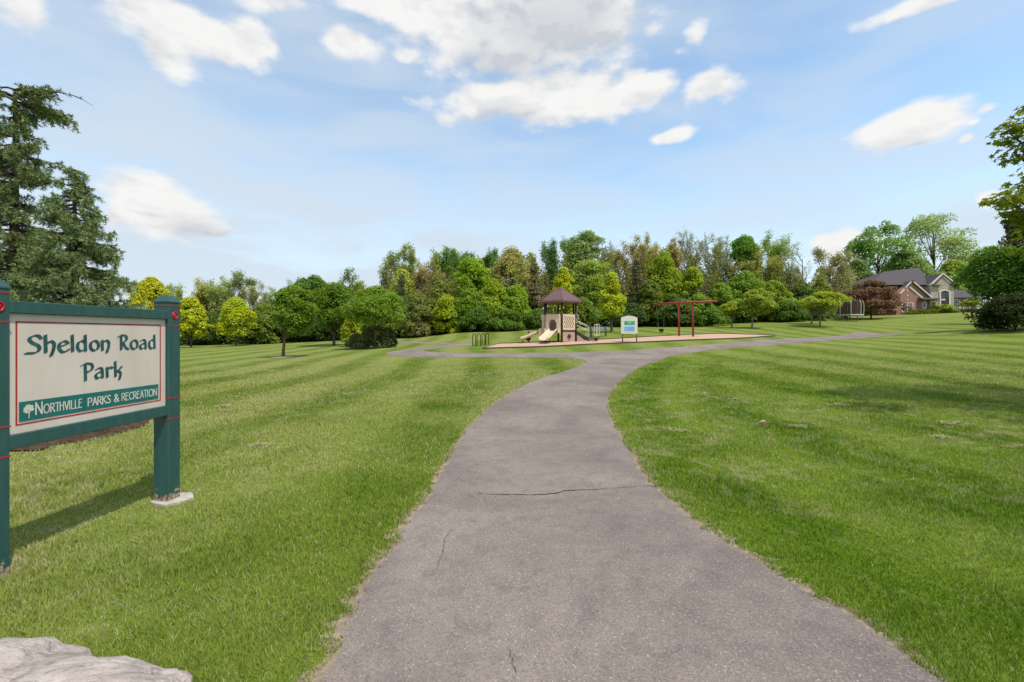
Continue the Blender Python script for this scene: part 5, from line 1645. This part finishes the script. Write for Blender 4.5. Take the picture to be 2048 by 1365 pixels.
w('twig', 968, 514, 16, (.075, .12, .045), 'small blue green treetop between the bright dome and the narrow one', d=78, leafk=3.6, bark=BK, stems=2)
w('dense', 1022, 501, 45, (.125, .14, .05), 'big olive domed tree above the bright understorey', d=68, prof='maple', crown=620, k=.9)
w('dense', 1062, 510, 24, (.11, .14, .055), 'pale olive treetop right of the big olive dome', d=72, prof='oval', crown=600, k=.7)
w('twig', 1108, 479, 21, (.045, .095, .036), 'dark blue green tall treetop left of the highest tree', d=72, leafk=3.6, bark=BK, stems=2)
w('dense', 1172, 461, 42, (.085, .135, .048), 'highest airy green tree behind the playground roof', d=76, prof='round', crown=650, k=1.5, puff=.27, limbf=.4)
w('twig', 1138, 475, 14, (.08, .135, .045), 'small side head left of the highest airy tree', d=75, leafk=3.6, bark=BK, stems=2)
w('twig', 1225, 478, 32, BR, 'bare grey twiggy tree right of the highest airy tree', d=74, leafk=.3, bark=BKL, stems=3)
w('dense', 1180, 520, 46, (.10, .145, .03), 'wide mid green tree below the highest airy tree', d=64, prof='round', crown=640, k=.9)
w('twig', 1268, 468, 40, (.135, .135, .05), 'olive brown feathery tree left of the swing beam', d=72, leafk=2.2, bark=BK)
w('twig', 1305, 460, 38, (.14, .145, .045), 'olive feathery tree with a green pointed top', d=74, leafk=2.4, bark=BK)
w('twig', 1380, 455, 32, BR, 'tall bare brownish tree with many fine twigs', d=74, leafk=.55, bark=BKL, stems=3)
w('twig', 1345, 478, 26, (.125, .115, .05), 'low brown twiggy tree between feathery and bare ones', d=72, leafk=1.0, bark=BKL)
w('twig', 1428, 466, 32, BR, 'bare many stemmed tree fanning out in the middle of the wood', d=70, leafk=.6, bark=BKL, stems=5)
w('twig', 1464, 470, 26, BR, 'bare tree between the fanning one and the leafy green one', d=72, leafk=.5, bark=BKL, stems=2)
w('dense', 1488, 476, 26, (.05, .11, .016), 'small dark green crown among bare trees', d=68, prof='round', crown=530, k=.8, puff=.36)
w('twig', 1545, 460, 42, (.09, .14, .03), 'leafy green tree with upswept pointed branches', d=68, leafk=3.0, bark=BK, stems=3)
w('twig', 1512, 490, 34, (.12, .145, .04), 'olive branching tree left under the upswept one', d=66, leafk=1.8, bark=BK)
w('twig', 1600, 487, 48, BR, 'wide bare tree with forked dark limbs', d=66, leafk=.5, bark=(.13, .10, .08), stems=3, nb=5)
w('twig', 1662, 494, 36, (.115, .125, .07), 'greyish thin tree left of the big house trees', d=86, leafk=1.1, bark=BKL, stems=2)
w('dense', 1690, 530, 26, (.05, .085, .028), 'dark treetop behind the thin greyish tree', d=92, prof='oval', crown=620)
# beyond the house
GH = 'tall trees behind the house'
w('dense', 1758, 447, 52, (.062, .125, .032), 'tall deep green tree behind the left of the house', d=116, group=GH, prof='round', crown=650, k=1.6, puff=.27, limbf=.4)
w('dense', 1866, 429, 66, (.105, .155, .062), 'tallest pale green tree behind the house', d=120, group=GH, prof='round', crown=650, k=1.6, puff=.26, limbf=.4)
w('dense', 1810, 505, 48, (.070, .115, .038), 'lower green tree filling between the two tall house trees', d=112, group=GH, prof='maple', crown=600, k=.8)
w('dense', 1905, 525, 42, (.095, .145, .028), 'green tree right behind the stone gable', d=112, group=GH, prof='maple', crown=622, k=.9)
w('dense', 1712, 520, 34, (.05, .09, .03), 'dark green tree left behind the house', d=108, group=GH, prof='maple', crown=620, k=.8)
# --- wood edge, front row
GE = 'bushy trees along the wood edge'
def e(px, topy, hw, col, label, d=58, crown=662, prof='bush', **kw):
    hw *= 1.12; crown = max(crown, float(np.interp(px, [300, 500, 700, 900, 1000, 1150, 1400, 1500, 1600, 1700], [695, 690, 682, 670, 667, 661, 658, 652, 646, 640])))
    return tree('dense', px, d, topy, hw, col, label, 'bushy_tree', 'tree', GE, crown=crown, prof=prof, **kw)
e(330, 625, 48, (.05, .085, .02), 'dark low bushy tree under the yellow maples', crown=690, d=60)
e(425, 630, 40, (.045, .08, .02), 'dark low bushy tree left of the lone yellow maple foot', crown=688, d=60)
e(530, 612, 34, (.085, .130, .022), 'olive bushy tree right of the lone yellow maple', crown=676)
e(508, 632, 34, (.06, .10, .02), 'small green bushy tree at the right foot of the lone yellow maple', crown=684, d=57)
e(580, 632, 40, (.045, .085, .018), 'dark bushy tree behind the mulched tree trunk', crown=680, d=60)
e(655, 630, 46, (.035, .07, .016), 'dark bushy tree behind the second lawn tree trunk', crown=674, d=60)
e(765, 595, 42, (.085, .12, .03), 'green bushy tree behind the wide lawn tree', crown=660)
e(838, 590, 38, (.090, .122, .034), 'brown green bushy tree left of the bright bank', crown=660)
e(895, 592, 36, (.15, .21, .014), 'yellow green bushy tree at the left end of the bright bank', crown=656)
e(880, 560, 34, (.11, .14, .035), 'olive bushy tree above the left end of the bright bank', d=62, crown=640)
e(938, 578, 36, (.085, .155, .016), 'mid green bushy tree second in the bright bank', crown=662)
e(985, 560, 40, (.120, .185, .014), 'brightest green bushy tree in the middle of the bright bank', crown=655)
e(1030, 572, 36, (.105, .18, .016), 'bright green bushy tree at the right end of the bright bank', crown=655)
e(960, 615, 40, (.05, .10, .018), 'dark green low bushy tree in front of the bright bank', d=56, crown=664)
e(1015, 622, 40, (.06, .115, .02), 'low green bushy tree left behind the slides', d=55, crown=662)
tree('conifer', 1068, 60, 525, 34, (.085, .080, .045), 'brownish drooping pine left of the playground roof', 'pine', 'tree', 'pines in the wood', crown=640, bark=BKD, prof='cone')
tree('conifer', 1272, 60, 520, 38, (.060, .062, .036), 'dark brownish pine behind the information board', 'pine', 'tree', 'pines in the wood', crown=650, bark=BKD, prof='cone')
e(1075, 620, 30, (.055, .105, .02), 'dark green bushy tree behind the tower left post', d=56, crown=660)
e(1165, 600, 34, (.075, .125, .022), 'green bushy tree behind the steps', d=56, crown=650)
e(1195, 560, 30, (.10, .155, .02), 'green bushy tree between the two playground maples', d=60, crown=640)
e(1262, 610, 34, (.035, .06, .018), 'dark bushy tree right behind the information board', d=57, crown=655)
e(1325, 508, 42, (.115, .175, .014), 'tall bright vine covered mound behind the swing beam', d=62, crown=640)
e(1300, 560, 34, (.075, .115, .022), 'olive bushy tree at the left end of the swing beam', d=59, crown=650)
e(1383, 534, 26, (.125, .19, .012), 'bright narrow bushy tree right of the vine covered mound', d=61, crown=640, prof='column')
e(1345, 590, 36, (.055, .095, .02), 'dark bushy tree behind the hanging swing', d=57, crown=650)
e(1395, 592, 38, (.08, .145, .018), 'green bushy tree behind the swing posts', d=57, crown=652)
e(1440, 566, 36, (.09, .155, .018), 'green bushy tree right of the swing beam', d=60, crown=645)
e(1490, 548, 48, (.085, .155, .02), 'broad bright green mound behind the small lawn trees', d=61, crown=640)
e(1545, 562, 40, (.105, .165, .018), 'light green bushy tree right of the broad mound', d=60, crown=636)
e(1425, 618, 32, (.06, .115, .02), 'low dark bushy tree left of the small lawn trees', d=56, crown=654)
e(1570, 604, 40, (.045, .09, .018), 'dark bushy tree between the two pairs of small trees', d=58, crown=645)
e(1605, 570, 40, (.06, .10, .024), 'dull green bushy tree under the wide bare tree', d=62, crown=630)
e(1640, 560, 26, (.095, .13, .024), 'olive bushy tree left of the red tree', d=64, crown=628)
e(1632, 605, 32, (.045, .085, .02), 'dark low bushy tree left of the trampoline', d=64, crown=640)
e(1700, 588, 32, (.08, .14, .018), 'bright bushy tree right behind the trampoline', d=80, crown=630)
# --- small lawn trees on the right
GC = 'small young trees on the far lawn'
def small(px, basey, topy, hw, crown, col, label, **kw):
    return tree('dense', px, 45, topy, hw, col, label, 'young_tree', 'tree', GC, basey=basey, crown=crown, bark=(.26, .21, .16), trunk_r=.085, k=.6, puff=.36, flat=.55, **kw)
small(1463, 656, 602, 24, 634, (.14, .19, .016), 'thinnest young tree, first right of the swing')
small(1503, 657, 578, 36, 634, (.125, .175, .022), 'young tree with a long branch leaning right', off=10)
small(1623, 649, 590, 32, 623, (.13, .185, .022), 'young tree with a trunk leaning right before the dark edge', off=8)
small(1640, 654, 582, 42, 625, (.14, .195, .02), 'widest young tree nearest the trampoline', off=6)
# --- around the house
tree('dense', 1742, 76, 560, 66, RD, 'spreading copper red tree in front of the house', 'copper_tree', 'tree', basey=638.5, crown=634, prof='mound', k=.75, bark=BKD, puff=.22, flat=.6)
b = BM(); x0, x1 = ax(190), ax(1215)
def hedge(name, x0, x1, y, h, dp, col, label, zbase, seed):
    rs = np.random.RandomState(seed); n = int((x1 - x0) * h * 260 + (x1 - x0) * dp * 200)
    C = np.stack([x0 + (x1 - x0) * rs.rand(n), y + (rs.rand(n) - .5) * dp, h * rs.rand(n) ** .7], 1)
    f = rs.rand(n); C[f < .4, 2] = h * (.93 + .1 * rs.rand((f < .4).sum())); m = (f >= .4) & (f < .8); C[m, 1] = y - dp / 2 + .06 * rs.randn(m.sum())
    me = leaf_mesh(name, C, rs.randn(n, 3) + np.array([0, -.5, 1]), .30 * (.6 + .6 * rs.rand(n)), rs, M_LEAF, tint=np.clip(.5 + .2 * rs.randn(n), 0, 1))
    tag(obj_mesh(name, me, None, (hx0, HD, zbase), col), label, 'hedge')
hedge('hedge', ax(185), ax(1215), -3.2, .95, 1.3, (.085, .125, .018), 'low clipped hedge along the garage wing of the house', hz - .35, 3)
hedge('hedge', ax(1370), ax(1990), -2.6, .75, 1.2, (.07, .12, .022), 'low green hedge under the arched windows of the house', hz + .1, 4)
tree('dense', 1770 + 1285 / 10.78, HD - 3.6, 610, 18, (.13, .18, .016), 'clipped mushroom shaped shrub before the front door', 'shrub', 'shrub', None, crown=621, prof='round', bark=BK, k=1.2, basey=None)
tree('dense', 1868, HD - 3, 604, 7, (.13, .18, .03), 'small slim bush at the left of the stone entry', 'shrub', 'shrub', None, crown=626, prof='oval', bark=BK)
tree('dense', 1945, 80, 596, 24, (.11, .155, .024), 'small spreading tree before the right wing of the house', 'young_tree', 'tree', None, crown=616, prof='mound', bark=BK, k=.6, flat=.5)

# --- big trees at the right edge
tree('dense', 2018, 34, 486, 86, (.042, .098, .012), 'broad leafy green maple at the right edge of the lawn', 'maple', 'tree', None, crown=622, prof='round', k=1.2, ls=.20, bark=BK, seed=21, puff=.26)
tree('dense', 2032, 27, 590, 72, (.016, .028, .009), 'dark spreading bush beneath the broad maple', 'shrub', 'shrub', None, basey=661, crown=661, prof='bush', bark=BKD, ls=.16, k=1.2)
tree('dense', 2040, 44, 424, 62, (.055, .050, .042), 'dark purple leaved tree rising behind the broad maple', 'copper_tree', 'tree', None, crown=600, prof='oval', bark=BKD, ls=.24)

# --- near maple, only its left branches are in view
def near_maple():
    rs = np.random.RandomState(77)
    bx, by = 13.3, 8.8; z0 = gz(bx, by)
    root = empty('maple', (bx, by, z0), 0, 'near maple with lobed leaves reaching in from the right edge', 'tree')
    D = 9.5
    at = lambda px, py, d: np.array([(px - CX) / F * d - bx, d - by, EYE + (HY - py) / F * d - z0])
    puffs = [(at(2020, 268, 9.6), .38), (at(2052, 248, 9.3), .42), (at(2030, 308, 9.7), .36), (at(2068, 300, 9.7), .46), (at(2090, 260, 10), .5), (at(2062, 215, 9.6), .24),
             (at(2008, 398, 9.2), .34), (at(2040, 390, 9.5), .42), (at(2070, 400, 9.8), .5), (at(2022, 430, 9.6), .30), (at(2062, 440, 9.4), .36), (at(2080, 350, 9.9), .3)]
    for _ in range(70):
        a = rs.rand() * 2 * np.pi; t = rs.rand(); r = 4.0 * math.sqrt(.2 + .8 * rs.rand()) * math.sin(math.pi * (.15 + .8 * t)) 
        c = np.array([r * math.cos(a), r * math.sin(a), 3.0 + 5.2 * t])
        px = CX + F * (c[0] + bx) / (c[1] + by)
        if px < 2095: continue
        puffs.append((c, .5 + .35 * rs.rand()))
    PC = np.array([p[0] for p in puffs]); pr = np.array([p[1] for p in puffs])
    N = 7600; near = np.arange(len(pr)) < 12
    wgt = pr ** 2 * np.where(near, 2.6, 1.0); pi_ = rs.choice(len(pr), N, p=wgt / wgt.sum())
    d = unit(rs.randn(N, 3)); C = PC[pi_] + d * (pr[pi_] * (.3 + .75 * rs.rand(N) ** .6))[:, None] * np.array([1, 1, .62])
    Nn = np.array([0, 0, 1.0]) + d * .5 + rs.randn(N, 3) * .45
    tint = np.clip(.45 + .25 * rs.randn(N), 0, 1)
    obj_mesh('crown', maple_mesh('crown', C, Nn, .105 + .06 * rs.rand(N), rs, M_LEAF, tint), root, color=(.085, .125, .012))
    br = limbs(PC, 8.2, 2.6, rs, .22, 7.2)
    obj_mesh('trunk', tubes_mesh('trunk', br, M_BARK, 8), root, color=BK)
near_maple()

# --- two blue spruces behind the sign
def spruce(px, d, topy, col, label, hw, zlow, seed, broken=False, basepx=None):
    rs = np.random.RandomState(seed)
    x = (px - CX) / F * d; z0 = gz(x, d); H = EYE + (HY - topy) / F * d - z0
    root = empty('spruce', (x, d, z0), 0, label, 'tree', 'spruces behind the park sign')
    Rx = hw / F * d
    br = [(np.array([[0, 0, -.2], [.03, 0, H * .3], [-.04, .03, H * .6], [.02, 0, H * .86], [.0, 0, H - (.15 if broken else 0)]]), np.array([.15, .12, .09, .05 if broken else .03, .04 if broken else .008]))]
    axes = []          # (start, end, w) of foliage-bearing twigs
    def shoot(P, dens=1.0):
        axes.append((P, dens))
    lv = int((H - zlow) / (.090 if broken else .078))
    for i in range(lv):
        f = (i + rs.rand() * .8) / lv; z = zlow + (H - zlow) * f
        if broken:
            env = Rx * (1.0 if f > .93 else (.30 + .70 * (1 - f) ** 1.0) * (.72 + .3 * math.sin(f * 19)))
            if f > .93: env = Rx * .62
        else:
            env = Rx * ((1 - f) ** .8 * .95 + .075)
        for b_ in range(3 if f < .9 else 3):
            a = rs.rand() * 2 * np.pi
            L = env * (.62 + .5 * rs.rand())
            if L < .08: continue
            n = 7; s = np.linspace(0, 1, n)
            droop = (.30 if f < .9 else .02) * L
            P = np.stack([np.cos(a) * s * L, np.sin(a) * s * L, z - droop * s * 1.2 + droop * .85 * s ** 3], 1) + rs.randn(n, 3) * .015
            br.append((P, np.linspace(.022 + .008 * L, .005, n)))
            m = max(2, int(L / .075))
            for k in range(m):
                t = .25 + .75 * (k + rs.rand()) / m; q = np.array([np.interp(t, s, P[:, j]) for j in range(3)])
                sd = 1 if k % 2 else -1; aa = a + sd * (.75 + .35 * rs.rand()); l2 = (.10 + .26 * L * (1.05 - t)) * (.7 + .6 * rs.rand())
                e_ = q + np.array([math.cos(aa) * l2, math.sin(aa) * l2, -.18 * l2 - .10 * rs.rand() * l2])
                br.append((np.array([q, (q + e_) / 2 + np.array([0, 0, .01]), e_]), [.008, .006, .004]))
                shoot((q + .25 * (e_ - q), e_))
                for h in range(2):
                    if rs.rand() < .75:
                        u = q + (e_ - q) * (.35 + .4 * rs.rand()); hh = u + np.array([rs.randn() * .05, rs.randn() * .05, -.10 - .10 * rs.rand()]) * (.7 + .5 * L)
                        shoot((u, hh), .8)
            shoot((P[3], P[5])); shoot((P[5], P[6] + (P[6] - P[5]) * .3))
    if broken:      # long bare-tipped branch reaching right at the top
        n = 9; s = np.linspace(0, 1, n); L = 1.75
        P = np.stack([s * L, -.1 * s, H - .22 + .10 * np.sin(s * 3.0) - .12 * s ** 4], 1)
        br.append((P, np.linspace(.028, .006, n)))
        for k in range(26):
            t = rs.rand() * .62; q = np.array([np.interp(t, s, P[:, j]) for j in range(3)])
            e_ = q + np.array([rs.randn() * .12 + .08, rs.randn() * .16, -.05 + rs.randn() * .10]); shoot((q, e_)); br.append((np.array([q, (q + e_) / 2, e_]), [.007, .005, .004]))
        for k in range(12):
            t = .55 + .43 * rs.rand(); q = np.array([np.interp(t, s, P[:, j]) for j in range(3)])
            e_ = q + np.array([.08 + rs.rand() * .1, rs.randn() * .1, -.10 * rs.rand() - .02]); br.append((np.array([q, (q + e_) / 2, e_]), [.006, .005, .003]))
            if rs.rand() < .3: shoot((q, e_), .35)
    obj_mesh('trunk', tubes_mesh('trunk', br, M_BARK, 5), root, color=(.105, .068, .050))
    # needles: bottle-brush of thin blades round every shoot
    A = np.array([p[0][0] for p in axes]); B = np.array([p[0][1] for p in axes]); dn = np.array([p[1] for p in axes])
    Ln = np.linalg.norm(B - A, axis=1); per = np.clip((Ln / .0058 * dn), 6, 80).astype(int)
    idx = np.repeat(np.arange(len(A)), per); N = len(idx)
    t = rs.rand(N)[:, None]; C = A[idx] + (B[idx] - A[idx]) * t
    D = unit(B - A)[idx]; side = unit(np.cross(D, rs.randn(N, 3)))
    nd = unit(side + D * .75 + np.array([0, 0, .12]))
    ln = (.052 + .030 * rs.rand(N))[:, None]; wv = unit(np.cross(nd, rs.randn(N, 3))) * .0085
    V = np.stack([C - wv, C + wv, C + nd * ln + wv * .3, C + nd * ln - wv * .3], 1).reshape(-1, 3)
    tint = np.clip(.5 + .16 * rs.randn(N) + (rs.randn(len(A)) * .2)[idx], 0, 1)
    me = poly_mesh('needles', V, [np.arange(N * 4).reshape(N, 4)], M_NEEDLE, {'tint': np.repeat(tint, 4)})
    obj_mesh('crown', me, root, color=col)
    return len(axes), N
spruce(30, 11.2, 176, (.078, .114, .054), 'taller blue spruce with a flat broken top behind the sign', 128, 1.15, 31, True)
spruce(148, 10.6, 338, (.082, .124, .062), 'shorter blue spruce with a pointed tip just left of the sign post', 134, 1.0, 32)

# weeds in the mulch bed
for (px, py, s, lab) in ((195, 868, .16, 'broad leaved weed in the mulch under the middle of the sign'), (243, 853, .12, 'small pale weed in the mulch near the right sign post')):
    rs = np.random.RandomState(int(px)); p = proj(px, py); n = 26
    a = rs.rand(n) * 2 * np.pi; r = s * rs.rand(n) ** .6
    C = np.stack([r * np.cos(a), r * np.sin(a), .03 + .12 * rs.rand(n)], 1)
    o = obj_mesh('weed', leaf_mesh('weed', C, rs.randn(n, 3) * .5 + np.array([0, 0, 1]), .09 * (.6 + .7 * rs.rand(n)), rs, M_LEAF, .55), None, (p[0], p[1], p[2] + .05), (.13, .22, .05))
    tag(o, lab, 'weed')

# --- the depth of the wood behind the individual trees
def woodland():
    rs = np.random.RandomState(9)
    N = 80000
    px = rs.uniform(235, 1655, N); d = rs.uniform(63, 80, N); x = (px - CX) / F * d
    z0 = ground(x, d)
    top = np.interp(px, [235, 350, 560, 640, 760, 880, 1000, 1120, 1250, 1400, 1550, 1720], [600, 590, 600, 590, 545, 520, 520, 505, 500, 500, 510, 560])
    hmax = np.maximum(EYE + (HY - top) / F * d - z0, 1.0) * (.72 + .22 * np.sin(px * .11) * np.sin(px * .037 + 1) + .14 * np.sin(px * .31 + d))
    z = z0 + hmax * rs.rand(N) ** .8
    C = np.stack([x, d, z], 1)
    me = leaf_mesh('woodland', C, rs.randn(N, 3) + np.array([0, 0, .6]), .40 * (.6 + .7 * rs.rand(N)), rs, M_LEAF, tint=np.clip(.4 + .25 * rs.randn(N), 0, 1))
    tag(obj_mesh('woodland', me, None, None, (.095, .115, .036)), kind='stuff')
    # low undergrowth along the edge
    N = 46000
    px = rs.uniform(230, 1650, N); d = rs.uniform(59, 63, N); x = (px - CX) / F * d; z0 = ground(x, d)
    C = np.stack([x, d, z0 + rs.rand(N) ** 1.1 * (2.9 + .8 * np.sin(px * .09) + .5 * np.sin(px * .31))], 1)
    me = leaf_mesh('undergrowth', C, rs.randn(N, 3) + np.array([0, 0, .6]), .34 * (.6 + .7 * rs.rand(N)), rs, M_LEAF, tint=np.clip(.4 + .25 * rs.randn(N), 0, 1))
    tag(obj_mesh('undergrowth', me, None, None, (.045, .075, .02)), kind='stuff')
woodland()
